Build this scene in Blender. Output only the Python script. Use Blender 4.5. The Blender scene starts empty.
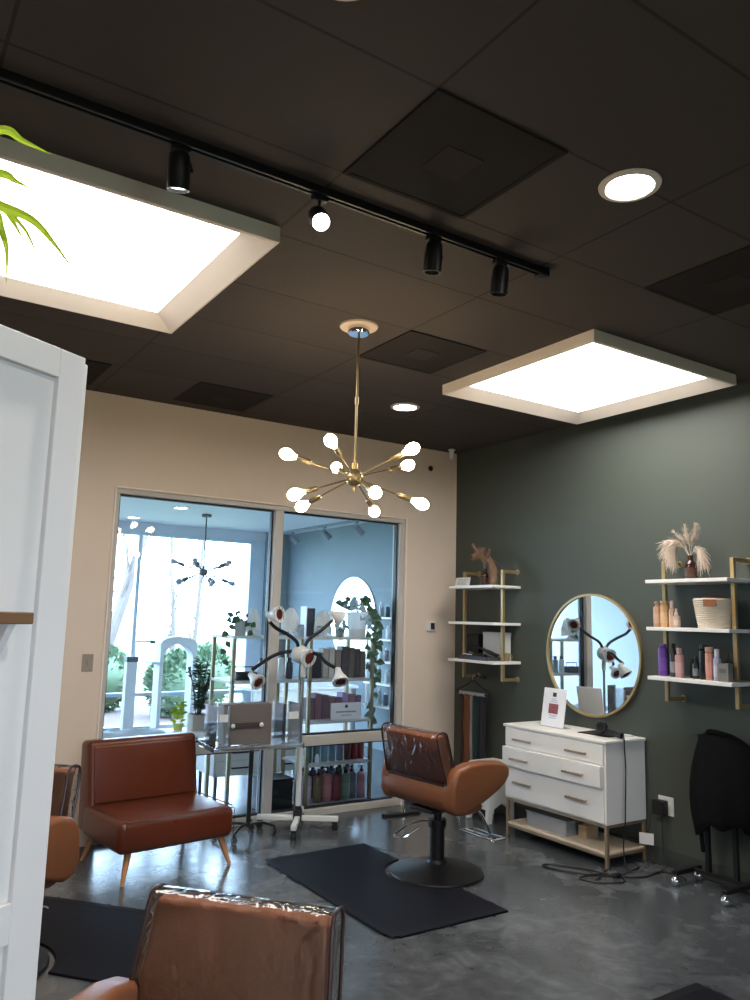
import bpy, bmesh, math, random
from mathutils import Vector, Matrix, Euler
random.seed(7)
SC = bpy.context.scene
COL = SC.collection
PI = math.pi

# ------------------------------------------------------------------ camera, world, exposure
cam_data = bpy.data.cameras.new('camera')
cam = bpy.data.objects.new('camera', cam_data)
COL.objects.link(cam)
CAM_R = [[0.8340767554, -0.5510502071, 0.0256833673], [0.1032227206, 0.1101654078, -0.9885386451], [0.5419050065, 0.8271682128, 0.1487673075]]
CAM_C = (-4.534014571, -5.555129632, 1.526218981)
r0, r1, r2 = [Vector(v) for v in CAM_R]
m = Matrix.Identity(4)
for i in range(3):
    m[i][0] = r0[i]; m[i][1] = -r1[i]; m[i][2] = -r2[i]; m[i][3] = CAM_C[i]
cam.matrix_world = m
cam_data.sensor_fit = 'VERTICAL'
cam_data.sensor_height = 36.0
cam_data.lens = 28.2776068
cam_data.clip_start = 0.02
SC.camera = cam

SKY = 17.0            # strength of the overcast sky seen through the shop windows
PANEL = 13.0         # ceiling light panels
BULB = 60.0          # chandelier bulbs
DOWN = 60.0          # recessed downlights
world = bpy.data.worlds.new('overcast_sky')
SC.world = world
world.use_nodes = True
nt = world.node_tree
bg = nt.nodes['Background']
bg.inputs[0].default_value = (0.52, 0.74, 1.0, 1)
bg.inputs[1].default_value = SKY
SC.view_settings.view_transform = 'Standard'
SC.view_settings.look = 'None'
SC.view_settings.gamma = 1.0
SC.view_settings.use_curve_mapping = False
SC.view_settings.exposure = 0.0
SC.cycles.transparent_max_bounces = 16
SC.cycles.max_bounces = 10
SC.cycles.sample_clamp_indirect = 6.0

H = 3.05            # salon ceiling
H2 = 2.72           # ceiling of the room behind the glass

# ------------------------------------------------------------------ materials
def srgb(r, g, b):
    f = lambda c: (c/255/12.92) if c/255 <= 0.04045 else ((c/255+0.055)/1.055)**2.4
    return (f(r), f(g), f(b), 1)

MATS = {}
def mat(name, col, rough=0.5, metal=0.0, var=0.10, scale=12.0, bump=0.0, bump_scale=80.0, spec=0.5, coat=0.0, stretch=(1, 1, 1), rvar=0.0):
    if name in MATS: return MATS[name]
    M = bpy.data.materials.new(name); M.use_nodes = True
    N = M.node_tree.nodes; L = M.node_tree.links
    b = N['Principled BSDF']
    b.inputs['Roughness'].default_value = rough
    b.inputs['Metallic'].default_value = metal
    b.inputs['Specular IOR Level'].default_value = spec
    b.inputs['Coat Weight'].default_value = coat
    b.inputs['Coat Roughness'].default_value = 0.08
    tc = N.new('ShaderNodeTexCoord'); mp = N.new('ShaderNodeMapping')
    mp.inputs['Scale'].default_value = stretch
    L.new(tc.outputs['Object'], mp.inputs['Vector'])
    nz = N.new('ShaderNodeTexNoise'); nz.inputs['Scale'].default_value = scale; nz.inputs['Detail'].default_value = 4
    L.new(mp.outputs['Vector'], nz.inputs['Vector'])
    mix = N.new('ShaderNodeMix'); mix.data_type = 'RGBA'
    mix.inputs['A'].default_value = tuple(c*(1-var) for c in col[:3]) + (1,)
    mix.inputs['B'].default_value = tuple(min(1, c*(1+var)) for c in col[:3]) + (1,)
    L.new(nz.outputs['Fac'], mix.inputs['Factor'])
    L.new(mix.outputs['Result'], b.inputs['Base Color'])
    if rvar:
        mr = N.new('ShaderNodeMapRange'); mr.inputs['To Min'].default_value = max(0.02, rough-rvar); mr.inputs['To Max'].default_value = rough+rvar
        L.new(nz.outputs['Fac'], mr.inputs['Value']); L.new(mr.outputs['Result'], b.inputs['Roughness'])
    if bump:
        n2 = N.new('ShaderNodeTexNoise'); n2.inputs['Scale'].default_value = bump_scale; n2.inputs['Detail'].default_value = 3
        L.new(mp.outputs['Vector'], n2.inputs['Vector'])
        bp = N.new('ShaderNodeBump'); bp.inputs['Strength'].default_value = bump; bp.inputs['Distance'].default_value = 0.01
        L.new(n2.outputs['Fac'], bp.inputs['Height']); L.new(bp.outputs['Normal'], b.inputs['Normal'])
    MATS[name] = M
    return M

def emit(name, col, strength):
    if name in MATS: return MATS[name]
    M = bpy.data.materials.new(name); M.use_nodes = True
    N = M.node_tree.nodes; L = M.node_tree.links
    N.remove(N['Principled BSDF'])
    e = N.new('ShaderNodeEmission'); e.inputs[0].default_value = col; e.inputs[1].default_value = strength
    L.new(e.outputs[0], N['Material Output'].inputs[0])
    MATS[name] = M
    return M

def clear(name, tint=(1, 1, 1, 1), ior=1.45, rough=0.0, bump=0.0, bump_scale=10.0, gain=1.0, haze=0.0, haze_col=(0.8, 0.9, 1, 1)):
    """thin glass or clear plastic: what passes straight through mixed with a mirror reflection"""
    if name in MATS: return MATS[name]
    M = bpy.data.materials.new(name); M.use_nodes = True
    N = M.node_tree.nodes; L = M.node_tree.links
    N.remove(N['Principled BSDF'])
    t = N.new('ShaderNodeBsdfTransparent'); t.inputs[0].default_value = tint
    g = N.new('ShaderNodeBsdfGlossy'); g.inputs['Roughness'].default_value = rough
    fr = N.new('ShaderNodeFresnel'); fr.inputs['IOR'].default_value = ior
    mx = N.new('ShaderNodeMixShader')
    mul = N.new('ShaderNodeMath'); mul.operation = 'MULTIPLY'; mul.inputs[1].default_value = gain; mul.use_clamp = True
    L.new(fr.outputs[0], mul.inputs[0]); L.new(mul.outputs[0], mx.inputs[0])
    base = t.outputs[0]
    if haze:
        d = N.new('ShaderNodeBsdfDiffuse'); d.inputs[0].default_value = haze_col
        m2 = N.new('ShaderNodeMixShader'); m2.inputs[0].default_value = haze
        L.new(t.outputs[0], m2.inputs[1]); L.new(d.outputs[0], m2.inputs[2]); base = m2.outputs[0]
    L.new(base, mx.inputs[1]); L.new(g.outputs[0], mx.inputs[2])
    if bump:
        tc = N.new('ShaderNodeTexCoord')
        nz = N.new('ShaderNodeTexNoise'); nz.inputs['Scale'].default_value = bump_scale; nz.inputs['Detail'].default_value = 2.5; nz.inputs['Distortion'].default_value = 0.8
        L.new(tc.outputs['Object'], nz.inputs['Vector'])
        bp = N.new('ShaderNodeBump'); bp.inputs['Strength'].default_value = bump; bp.inputs['Distance'].default_value = 0.03
        L.new(nz.outputs['Fac'], bp.inputs['Height'])
        L.new(bp.outputs['Normal'], g.inputs['Normal']); L.new(bp.outputs['Normal'], fr.inputs['Normal'])
    L.new(mx.outputs[0], N['Material Output'].inputs[0])
    MATS[name] = M
    return M

def floor_material():
    M = bpy.data.materials.new('polished_concrete'); M.use_nodes = True
    N = M.node_tree.nodes; L = M.node_tree.links; b = N['Principled BSDF']
    tc = N.new('ShaderNodeTexCoord')
    n1 = N.new('ShaderNodeTexNoise'); n1.inputs['Scale'].default_value = 1.7; n1.inputs['Detail'].default_value = 7; n1.inputs['Roughness'].default_value = 0.62; n1.inputs['Distortion'].default_value = 0.7
    L.new(tc.outputs['Object'], n1.inputs['Vector'])
    n2 = N.new('ShaderNodeTexNoise'); n2.inputs['Scale'].default_value = 7; n2.inputs['Detail'].default_value = 6; n2.inputs['Distortion'].default_value = 1.2
    L.new(tc.outputs['Object'], n2.inputs['Vector'])
    add = N.new('ShaderNodeMath'); add.operation = 'MULTIPLY_ADD'; add.inputs[1].default_value = 0.45
    L.new(n2.outputs['Fac'], add.inputs[0]); L.new(n1.outputs['Fac'], add.inputs[2])
    cr = N.new('ShaderNodeValToRGB')
    cr.color_ramp.elements[0].position = 0.50; cr.color_ramp.elements[0].color = srgb(56, 60, 64)
    cr.color_ramp.elements[1].position = 0.98; cr.color_ramp.elements[1].color = srgb(108, 112, 115)
    e = cr.color_ramp.elements.new(0.74); e.color = srgb(76, 80, 84)
    L.new(add.outputs[0], cr.inputs[0]); L.new(cr.outputs[0], b.inputs['Base Color'])
    mr = N.new('ShaderNodeMapRange'); mr.inputs['To Min'].default_value = 0.13; mr.inputs['To Max'].default_value = 0.30
    L.new(n2.outputs['Fac'], mr.inputs['Value']); L.new(mr.outputs[0], b.inputs['Roughness'])
    b.inputs['Specular IOR Level'].default_value = 0.6
    return M

def ceiling_material():
    M = bpy.data.materials.new('dark_ceiling_tiles'); M.use_nodes = True
    N = M.node_tree.nodes; L = M.node_tree.links; b = N['Principled BSDF']
    tc = N.new('ShaderNodeTexCoord'); mp = N.new('ShaderNodeMapping')
    mp.inputs['Location'].default_value = (3.27, 3.37, 0)
    L.new(tc.outputs['Object'], mp.inputs['Vector'])
    br = N.new('ShaderNodeTexBrick'); br.offset = 0.0; br.squash = 1.0
    br.inputs['Scale'].default_value = 1.0; br.inputs['Mortar Size'].default_value = 0.006; br.inputs['Mortar Smooth'].default_value = 0.2
    br.inputs['Brick Width'].default_value = 1.07; br.inputs['Row Height'].default_value = 0.535
    br.inputs['Color1'].default_value = srgb(76, 69, 65); br.inputs['Color2'].default_value = srgb(72, 65, 62); br.inputs['Mortar'].default_value = srgb(52, 47, 45)
    L.new(mp.outputs['Vector'], br.inputs['Vector'])
    nz = N.new('ShaderNodeTexNoise'); nz.inputs['Scale'].default_value = 90; nz.inputs['Detail'].default_value = 3
    L.new(tc.outputs['Object'], nz.inputs['Vector'])
    bp = N.new('ShaderNodeBump'); bp.inputs['Strength'].default_value = 0.25; bp.inputs['Distance'].default_value = 0.004
    L.new(nz.outputs['Fac'], bp.inputs['Height']); L.new(bp.outputs['Normal'], b.inputs['Normal'])
    L.new(br.outputs['Color'], b.inputs['Base Color'])
    b.inputs['Roughness'].default_value = 0.75; b.inputs['Specular IOR Level'].default_value = 0.25
    return M

FLOOR = floor_material()
CEIL = ceiling_material()
BEIGE = mat('beige_paint', srgb(224, 207, 190), 0.75, var=0.03, scale=3, bump=0.05, bump_scale=250, spec=0.3)
GREEN = mat('dark_green_paint', srgb(73, 79, 73), 0.6, var=0.04, scale=2, bump=0.05, bump_scale=250, spec=0.35)
GREEN_LIT = mat('daylit_green_paint', srgb(126, 141, 148), 0.6, var=0.04, scale=2, spec=0.3)  # same dark green paint as wall_right, bluish daylight put into the colour
PALE = mat('pale_paint', srgb(205, 212, 218), 0.7, var=0.03, scale=2)
FRAME = mat('greige_metal', srgb(192, 187, 180), 0.45, metal=0.0, var=0.05)
DARKF = mat('dark_gasket', srgb(30, 32, 38), 0.5)
WHITE = mat('white_lacquer', srgb(243, 240, 235), 0.35, var=0.03, scale=6)
WHITEP = mat('white_plastic', srgb(222, 222, 220), 0.4, var=0.03)
CABW = mat('white_cabinet_paint', srgb(234, 228, 220), 0.5, var=0.03, scale=4, bump=0.03, bump_scale=60)
CREAM = mat('cream_trim', srgb(236, 224, 212), 0.6, var=0.03)
GOLD = mat('brushed_gold', srgb(176, 154, 112), 0.42, metal=0.65, var=0.08, scale=40, stretch=(1, 1, 0.1))
BRASS = mat('brass', srgb(160, 143, 110), 0.32, metal=0.9, var=0.05)
CHAMP = mat('champagne_metal', srgb(172, 146, 118), 0.4, metal=0.7, var=0.06)
BLACKM = mat('black_metal', srgb(24, 24, 26), 0.42, metal=0.2, var=0.1)
BLACKP = mat('black_plastic', srgb(22, 22, 24), 0.45, var=0.1)
BLACKR = mat('black_rubber_mat', srgb(17, 19, 28), 0.55, var=0.12, scale=30, bump=0.03, bump_scale=300, spec=.12)
BLACKC = mat('black_cloth', srgb(12, 12, 14), 0.9, var=0.2, scale=20, bump=0.5, bump_scale=30, spec=0.15)
CHROME = mat('chrome', srgb(225, 226, 230), 0.08, metal=1.0, var=0.02)
STEEL = mat('grey_steel', srgb(150, 152, 156), 0.3, metal=0.8, var=0.04)
TAN = mat('tan_leather', srgb(126, 78, 50), 0.40, var=0.09, scale=9, bump=0.10, bump_scale=160, spec=0.45, rvar=0.06)
TANB = mat('brown_leather_back', srgb(158, 108, 82), 0.42, var=0.09, scale=9, bump=0.10, bump_scale=160, spec=0.4)
RUST = mat('red_brown_leather', srgb(92, 41, 23), 0.30, var=0.12, scale=7, bump=0.10, bump_scale=140, spec=0.5, rvar=0.06)
RUSTD = mat('red_brown_piping', srgb(76, 34, 20), 0.4, var=0.1)
TRIM = mat('dark_brown_binding', srgb(48, 24, 20), 0.35, var=0.1)
WOOD = mat('oak_wood', srgb(184, 132, 88), 0.45, var=0.18, scale=10, stretch=(6, 6, 0.8))
DWOOD = mat('walnut_edge', srgb(124, 92, 62), 0.5, var=0.2, scale=8, stretch=(1, 8, 8))
SHELFW = mat('pale_wood_board', srgb(222, 204, 180), 0.5, var=0.08, scale=8, stretch=(8, 1, 8))
GREYBOX = mat('grey_leatherette', srgb(104, 96, 92), 0.55, var=0.06, bump=0.15, bump_scale=200)
GREYSTRAP = mat('dark_grey_strap', srgb(66, 58, 56), 0.5)
GLASS = clear('partition_glass', (0.97, 0.99, 1, 1), 1.5)
WGLASS = clear('window_glass', (0.97, 0.99, 1, 1), 1.45)
PVC = clear('clear_pvc_cover', (0.96, 0.93, 0.92, 1), 1.5, 0.03, bump=0.42, bump_scale=15.0, gain=1.5)
ACRYL = clear('clear_acrylic', (0.99, 1, 1, 1), 1.45, 0.05, haze=0.09, haze_col=(0.85, 0.9, 0.95, 1))
BINP = clear('frosted_bin_plastic', (1, 1, 1, 1), 1.4, 0.15, haze=0.30, haze_col=(0.92, 0.94, 0.97, 1))
MIRROR = mat('mirror_silver', (0.86, 0.88, 0.88, 1), 0.015, metal=1.0, var=0.0)
LEAF = mat('leaf_green', srgb(64, 92, 58), 0.45, var=0.35, scale=9)
LEAFH = mat('hedge_leaf', srgb(98, 122, 92), 0.6, var=0.3, scale=9)
LEAFD = mat('leaf_dark_green', srgb(38, 62, 44), 0.4, var=0.3, scale=9)
LEAFY = mat('leaf_yellow_green', srgb(186, 204, 48), 0.5, var=0.25, scale=12)
SPIDER = mat('spider_leaf', srgb(128, 150, 52), 0.45, var=0.25, scale=20)
AMBER = mat('amber_glass_bottle', srgb(54, 26, 14), 0.10, var=0.1, spec=0.7)
PAMPAS = mat('cream_pampas', srgb(222, 206, 190), 0.9, var=0.15, scale=30)
PAMPASB = mat('tan_pampas', srgb(168, 136, 112), 0.9, var=0.15, scale=30)
BARK = mat('grey_bark', srgb(110, 100, 96), 0.9, var=0.2, scale=14)
LAMPRED = mat('infrared_lens', srgb(96, 36, 24), 0.12, var=0.35, scale=40, spec=0.8)

# ------------------------------------------------------------------ mesh helpers
class MB:
    def __init__(self): self.bm = bmesh.new()
    def _add(self, verts, faces, M=None):
        vs = [self.bm.verts.new((M @ Vector(v)) if M else v) for v in verts]
        for f in faces:
            try: self.bm.faces.new([vs[i] for i in f])
            except ValueError: pass
        return vs
    def box(self, x0, x1, y0, y1, z0, z1, M=None):
        v = [(x, y, z) for x in (x0, x1) for y in (y0, y1) for z in (z0, z1)]
        return self._add(v, [(0, 1, 3, 2), (4, 6, 7, 5), (0, 4, 5, 1), (2, 3, 7, 6), (0, 2, 6, 4), (1, 5, 7, 3)], M)
    def prism(self, poly, axis, a, b, M=None):
        """poly: 2-D outline in the two axes other than `axis` (in x,y,z order), pushed from a to b"""
        def p(u, v, w): return {'x': (w, u, v), 'y': (u, w, v), 'z': (u, v, w)}[axis]
        n = len(poly)
        vs = [p(u, v, a) for u, v in poly] + [p(u, v, b) for u, v in poly]
        fs = [tuple(range(n)), tuple(range(2*n-1, n-1, -1))] + [(i, i+n, (i+1) % n+n, (i+1) % n) for i in range(n)]
        return self._add(vs, fs, M)
    def tube(self, pts, r, seg=10, closed=False, M=None):
        P = [Vector(p) for p in pts]; n = len(P)
        R = r if isinstance(r, (list, tuple)) else [r]*n
        rings = []; up = Vector((0.13, 0.27, 1)).normalized(); prev = None
        for i in range(n):
            if closed: t = P[(i+1) % n]-P[i-1]
            else: t = P[min(i+1, n-1)]-P[max(i-1, 0)]
            t = t.normalized() if t.length > 1e-9 else Vector((0, 0, 1))
            if prev is None:
                a = t.cross(up)
                if a.length < 1e-3: a = t.cross(Vector((1, 0, 0)))
                a.normalize()
            else:
                a = prev-t*prev.dot(t)
                a = a.normalized() if a.length > 1e-6 else t.orthogonal().normalized()
            prev = a; b = t.cross(a)
            rings.append([P[i]+(a*math.cos(2*PI*k/seg)+b*math.sin(2*PI*k/seg))*R[i] for k in range(seg)])
        vs = [v for ring in rings for v in ring]; fs = []
        for i in range(n if closed else n-1):
            j = (i+1) % n
            for k in range(seg): fs.append((i*seg+k, i*seg+(k+1) % seg, j*seg+(k+1) % seg, j*seg+k))
        if not closed: fs += [tuple(range(seg-1, -1, -1)), tuple(range((n-1)*seg, n*seg))]
        return self._add(vs, fs, M)
    def lathe(self, prof, origin=(0, 0, 0), axis=(0, 0, 1), seg=24):
        """prof: (radius, height) pairs turned about axis"""
        q = Vector((0, 0, 1)).rotation_difference(Vector(axis).normalized()).to_matrix().to_4x4()
        M = Matrix.Translation(origin) @ q
        vs = []; fs = []; idx = []
        for r, z in prof:
            if r < 1e-6: idx.append([len(vs)]); vs.append((0, 0, z))
            else:
                idx.append(list(range(len(vs), len(vs)+seg)))
                vs += [(r*math.cos(2*PI*k/seg), r*math.sin(2*PI*k/seg), z) for k in range(seg)]
        for a, b in zip(idx[:-1], idx[1:]):
            for k in range(seg):
                A = a[k % len(a)]; A2 = a[(k+1) % len(a)]; B = b[k % len(b)]; B2 = b[(k+1) % len(b)]
                f = []
                for q_ in (A, A2, B2, B):
                    if q_ not in f: f.append(q_)
                if len(f) > 2: fs.append(tuple(f))
        if len(idx[0]) > 1: fs.append(tuple(reversed(idx[0])))
        if len(idx[-1]) > 1: fs.append(tuple(idx[-1]))
        return self._add(vs, fs, M)
    def cyl(self, p0, p1, r0, r1=None, seg=16):
        p0, p1 = Vector(p0), Vector(p1); L_ = (p1-p0).length
        return self.lathe([(r0, 0), (r0 if r1 is None else r1, L_)], p0, p1-p0, seg)
    def sphere(self, c, r, seg=16, rings=10, sc=(1, 1, 1), axis=(0, 0, 1)):
        pr = [(r*math.sin(PI*i/rings)*sc[0], -r*math.cos(PI*i/rings)*sc[2]) for i in range(rings+1)]
        pr[0] = (0, pr[0][1]); pr[-1] = (0, pr[-1][1])
        return self.lathe(pr, c, axis, seg)
    def leaf(self, p, d, L_, w, n=None, fold=0.25):
        """a pointed leaf from p along d"""
        p = Vector(p); d = Vector(d).normalized()
        n = Vector(n) if n else Vector((random.uniform(-.4, .4), random.uniform(-.4, .4), 1))
        s = d.cross(n)
        if s.length < 1e-3: s = d.orthogonal()
        s.normalize(); n = s.cross(d)
        vs = [p, p+d*L_*.3+s*w*.5+n*w*fold, p+d*L_*.65+s*w*.42+n*w*fold*.6, p+d*L_-n*w*.2, p+d*L_*.65-s*w*.42+n*w*fold*.6, p+d*L_*.3-s*w*.5+n*w*fold, p+d*L_*.35, p+d*L_*.68]
        return self._add(vs, [(0, 1, 6), (1, 2, 7, 6), (2, 3, 7), (0, 6, 5), (6, 7, 4, 5), (7, 3, 4)])
    def ribbon(self, pts, w, side=None):
        """a thin strap-shaped blade with a folded middle"""
        P = [Vector(p) for p in pts]; n = len(P); vs = []; fs = []
        for i in range(n):
            t = (P[min(i+1, n-1)]-P[max(i-1, 0)]).normalized()
            s = Vector(side) if side else t.cross(Vector((0, 0, 1)))
            s = s-t*s.dot(t); s.normalize(); nn = s.cross(t)
            wi = (w[i] if isinstance(w, (list, tuple)) else w)
            vs += [P[i]-s*wi*.5+nn*wi*.18, P[i], P[i]+s*wi*.5+nn*wi*.18]
        for i in range(n-1):
            a = 3*i
            fs += [(a, a+1, a+4, a+3), (a+1, a+2, a+5, a+4)]
        return self._add(vs, fs)
    def build(self, name, material, parent=None, bevel=0.0, seg=2, smooth=True, label=None, subsurf=0):
        bm = self.bm
        bmesh.ops.recalc_face_normals(bm, faces=bm.faces)
        if smooth:
            for f in bm.faces: f.smooth = True
            for e in bm.edges:
                if len(e.link_faces) == 2 and e.calc_face_angle(0) > 0.62: e.smooth = False
        me = bpy.data.meshes.new(name); bm.to_mesh(me); bm.free()
        me.materials.append(material)
        o = bpy.data.objects.new(name, me); COL.objects.link(o)
        if parent: o.parent = parent
        if bevel:
            md = o.modifiers.new('bevel', 'BEVEL'); md.width = bevel; md.segments = seg; md.limit_method = 'ANGLE'; md.angle_limit = 0.7; md.harden_normals = False
            for p in me.polygons: p.use_smooth = True
            for e in me.edges: e.use_edge_sharp = False
            if seg < 3: 
                wn = o.modifiers.new('weighted', 'WEIGHTED_NORMAL'); wn.keep_sharp = True
        if subsurf:
            md = o.modifiers.new('sub', 'SUBSURF'); md.levels = subsurf; md.render_levels = subsurf
        if label: o['label'] = label
        return o

def tag(o, label, cat, group=None, kind=None):
    o['label'] = label; o['category'] = cat
    if group: o['group'] = group
    if kind: o['kind'] = kind
    return o
def thing(name, label, cat, loc=(0, 0, 0), rz=0.0, group=None):
    o = bpy.data.objects.new(name, None); COL.objects.link(o)
    o.empty_display_size = 0.1
    o.location = loc; o.rotation_euler = (0, 0, rz)
    return tag(o, label, cat, group)
def struct(o):
    o['kind'] = 'structure'; return o
def struct_empty(name, loc=(0, 0, 0)):
    o = bpy.data.objects.new(name, None); COL.objects.link(o); o.location = loc; o['kind'] = 'structure'; return o
def dup(o, parent=None):
    kids = list(o.children)
    c = o.copy(); COL.objects.link(c)
    if parent: c.parent = parent
    for k in kids: dup(k, c)
    return c
def bx(name, m_, parent, *a, bevel=0.0, seg=2, label=None):
    b = MB(); b.box(*a); return b.build(name, m_, parent, bevel, seg, label=label)
def translucent_leaf(m_, col, w=.55):
    N = m_.node_tree.nodes; L = m_.node_tree.links; b = N['Principled BSDF']
    tr = N.new('ShaderNodeBsdfTranslucent'); tr.inputs[0].default_value = col
    mx = N.new('ShaderNodeMixShader'); mx.inputs[0].default_value = w
    L.new(b.outputs[0], mx.inputs[1]); L.new(tr.outputs[0], mx.inputs[2]); L.new(mx.outputs[0], N['Material Output'].inputs[0])
translucent_leaf(SPIDER, srgb(176, 206, 60))
def point_light(name, parent, loc, power, col, r=0.03):
    l = bpy.data.lights.new(name, 'POINT'); l.energy = power; l.color = col; l.shadow_soft_size = r
    o = bpy.data.objects.new(name, l); COL.objects.link(o); o.location = loc
    if parent: o.parent = parent
    return o
def spot_light(name, parent, loc, power, col, size, blend=0.6, direction=(0, 0, -1), r=0.03):
    l = bpy.data.lights.new(name, 'SPOT'); l.energy = power; l.color = col; l.spot_size = size; l.spot_blend = blend; l.shadow_soft_size = r
    o = bpy.data.objects.new(name, l); COL.objects.link(o); o.location = loc
    o.rotation_mode = 'QUATERNION'; o.rotation_quaternion = Vector((0, 0, -1)).rotation_difference(Vector(direction).normalized())
    if parent: o.parent = parent
    return o
def arc(c, r, a0, a1, n, plane='xz', y=0.0):
    out = []
    for i in range(n+1):
        a = a0+(a1-a0)*i/n
        u, v = c[0]+r*math.cos(a), c[1]+r*math.sin(a)
        out.append((u, v))
    return out
def smooth_path(pts, n=6):
    """Catmull-Rom through the points"""
    P = [Vector(p) for p in pts]; out = []
    for i in range(len(P)-1):
        p0 = P[max(i-1, 0)]; p1 = P[i]; p2 = P[i+1]; p3 = P[min(i+2, len(P)-1)]
        for k in range(n):
            t = k/n
            out.append(0.5*((2*p1)+(-p0+p2)*t+(2*p0-5*p1+4*p2-p3)*t*t+(-p0+3*p1-3*p2+p3)*t**3))
    out.append(P[-1]); return out

# ================================================================== THE SETTING
XL, YF, YB = -6.3, -7.6, 4.95      # left wall, wall behind the camera, far shop-window wall
TX = 0.80                          # side wall of the room behind the glass
WT = 0.12                          # thickness of the glazed partition
struct(bx('floor', FLOOR, None, XL-.1, TX+.1, YF-.1, YB+.1, -0.06, 0.0))
struct(bx('ceiling', CEIL, None, XL-.1, .1, YF-.1, WT, H, H+.06))
struct(bx('ceiling.001', PALE, None, XL-.1, TX+.1, WT, YB+.1, H2, H2+.06))
b = MB(); b.box(0, .1, YF, WT, 0, H+.06); struct(b.build('wall_right', GREEN))
b = MB()                                                   # beige wall round the glazing
GX0, GX1, GZ = -3.065, -0.572, 2.385
b.box(XL, GX0, 0, WT, 0, H); b.box(GX0, GX1, 0, WT, GZ, H); b.box(GX1, 0.0, 0, WT, 0, H)
struct(b.build('wall_back', BEIGE))
struct(bx('wall_left', BEIGE, None, XL-.1, XL, YF, WT, 0, H))
b = MB(); b.box(XL, -4.4, YF-.1, YF, 0, H); b.box(-2.9, .1, YF-.1, YF, 0, H); b.box(-4.4, -2.9, YF-.1, YF, 0, 1.25); b.box(-4.4, -2.9, YF-.1, YF, 2.3, H)
struct(b.build('wall_front', BEIGE))
struct(bx('baseboard_right', mat('dark_rubber_base', srgb(58, 62, 58), 0.5), None, -0.012, 0, YF, 0, 0, 0.11, bevel=.003))
struct(bx('baseboard_back', mat('grey_rubber_base', srgb(72, 72, 72), 0.5), None, GX1+.02, -0.013, -.012, 0, 0, 0.10, bevel=.003))
# room behind the glass
struct(bx('wall_side', GREEN_LIT, None, TX, TX+.1, WT, YB, 0, H2))
struct(bx('wall_side.001', PALE, None, XL-.1, XL, WT, YB, 0, H2))
struct(bx('trim_1', GREEN_LIT, None, .45, TX, YB-.06, YB+.12, 0, H2))
b = MB(); b.box(XL, .45, YB, YB+.12, 2.60, H2); b.box(XL, .45, YB, YB+.12, 0, .015)
struct(b.build('wall_far', PALE))

# ---- glazed partition
w1 = struct_empty('window_1', ((GX0+GX1)/2, WT/2, 0))
def wpart(name, m_, *a, bevel=.004):
    x0, x1, y0, y1, z0, z1 = a; cx = (GX0+GX1)/2; cy = WT/2
    return bx(name, m_, w1, x0-cx, x1-cx, y0-cy, y1-cy, z0, z1, bevel=bevel)
MX0, MX1 = -1.825, -1.750
wpart('frame_head', FRAME, GX0, GX1, .005, .115, GZ-.035, GZ)
wpart('frame_jamb', FRAME, GX0, GX0+.03, .005, .115, 0, GZ-.035)
wpart('frame_jamb', FRAME, GX1-.05, GX1, .005, .115, 0, GZ-.035)
wpart('mullion', FRAME, MX0, MX1, .0, .115, 0, GZ-.035)
wpart('rail', FRAME, GX0+.03, MX0, .01, .11, .525, .605)
wpart('rail', FRAME, MX1, GX1-.05, .01, .11, .525, .605)
wpart('sill', FRAME, GX0+.03, MX0, .0, .11, 0, .05)
wpart('sill', FRAME, MX1, GX1-.05, .0, .11, 0, .05)
b = MB(); cx, cy = (GX0+GX1)/2, WT/2
for x0, x1 in ((GX0+.03, MX0), (MX1, GX1-.05)):
    for z0, z1 in ((.05, .525), (.605, GZ-.035)):
        g = .012
        b.box(x0-cx, x0+g-cx, -.02, .02, z0, z1); b.box(x1-g-cx, x1-cx, -.02, .02, z0, z1)
        b.box(x0-cx+g, x1-cx-g, -.02, .02, z1-g, z1); b.box(x0-cx+g, x1-cx-g, -.02, .02, z0, z0+g)
b.build('gasket', DARKF, w1)
for x0, x1 in ((GX0+.03, MX0), (MX1, GX1-.05)):
    for z0, z1 in ((.05, .525), (.605, GZ-.035)):
        b = MB(); v = [(x0-cx, 0, z0), (x1-cx, 0, z0), (x1-cx, 0, z1), (x0-cx, 0, z1)]; b._add(v, [(0, 1, 2, 3)])
        b.build('glass_pane', GLASS, w1, smooth=False)
# casing round the opening, a little proud of the beige wall
b = MB(); b.box(GX0-.014, GX0, -.012, 0, 0, GZ+.014); b.box(GX1, GX1+.02, -.012, 0, 0, GZ+.014); b.box(GX0, GX1, -.012, 0, GZ, GZ+.014)
struct(b.build('trim_2', CREAM, bevel=.004))

# ---- exterior shop windows
w2 = struct_empty('window_2', (-2.7, YB+.06, 0))
WINF = mat('window_white_metal', srgb(196, 208, 220), 0.4)
def w2part(name, m_, *a): return bx(name, m_, w2, a[0]+2.7, a[1]+2.7, a[2], a[3], a[4], a[5], bevel=.004)
for x in (-4.9, -3.15, -1.385): w2part('mullion', WINF, x-.025, x+.025, -.05, .05, .05, 2.55)
w2part('transom', WINF, XL+.02, .22, -.045, .045, .432, .478)
w2part('window_head', WINF, XL+.02, .22, -.05, .05, 2.55, 2.60)
w2part('window_sill', WINF, XL+.02, .22, -.05, .05, .015, .05)
w2part('jamb', WINF, .22, .45, -.05, .05, .015, 2.60)
b = MB(); b._add([(XL+2.7, 0, .05), (2.92, 0, .05), (2.92, 0, 2.55), (XL+2.7, 0, 2.55)], [(0, 1, 2, 3)]); b.build('glass_pane', WGLASS, w2, smooth=False)
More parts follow.
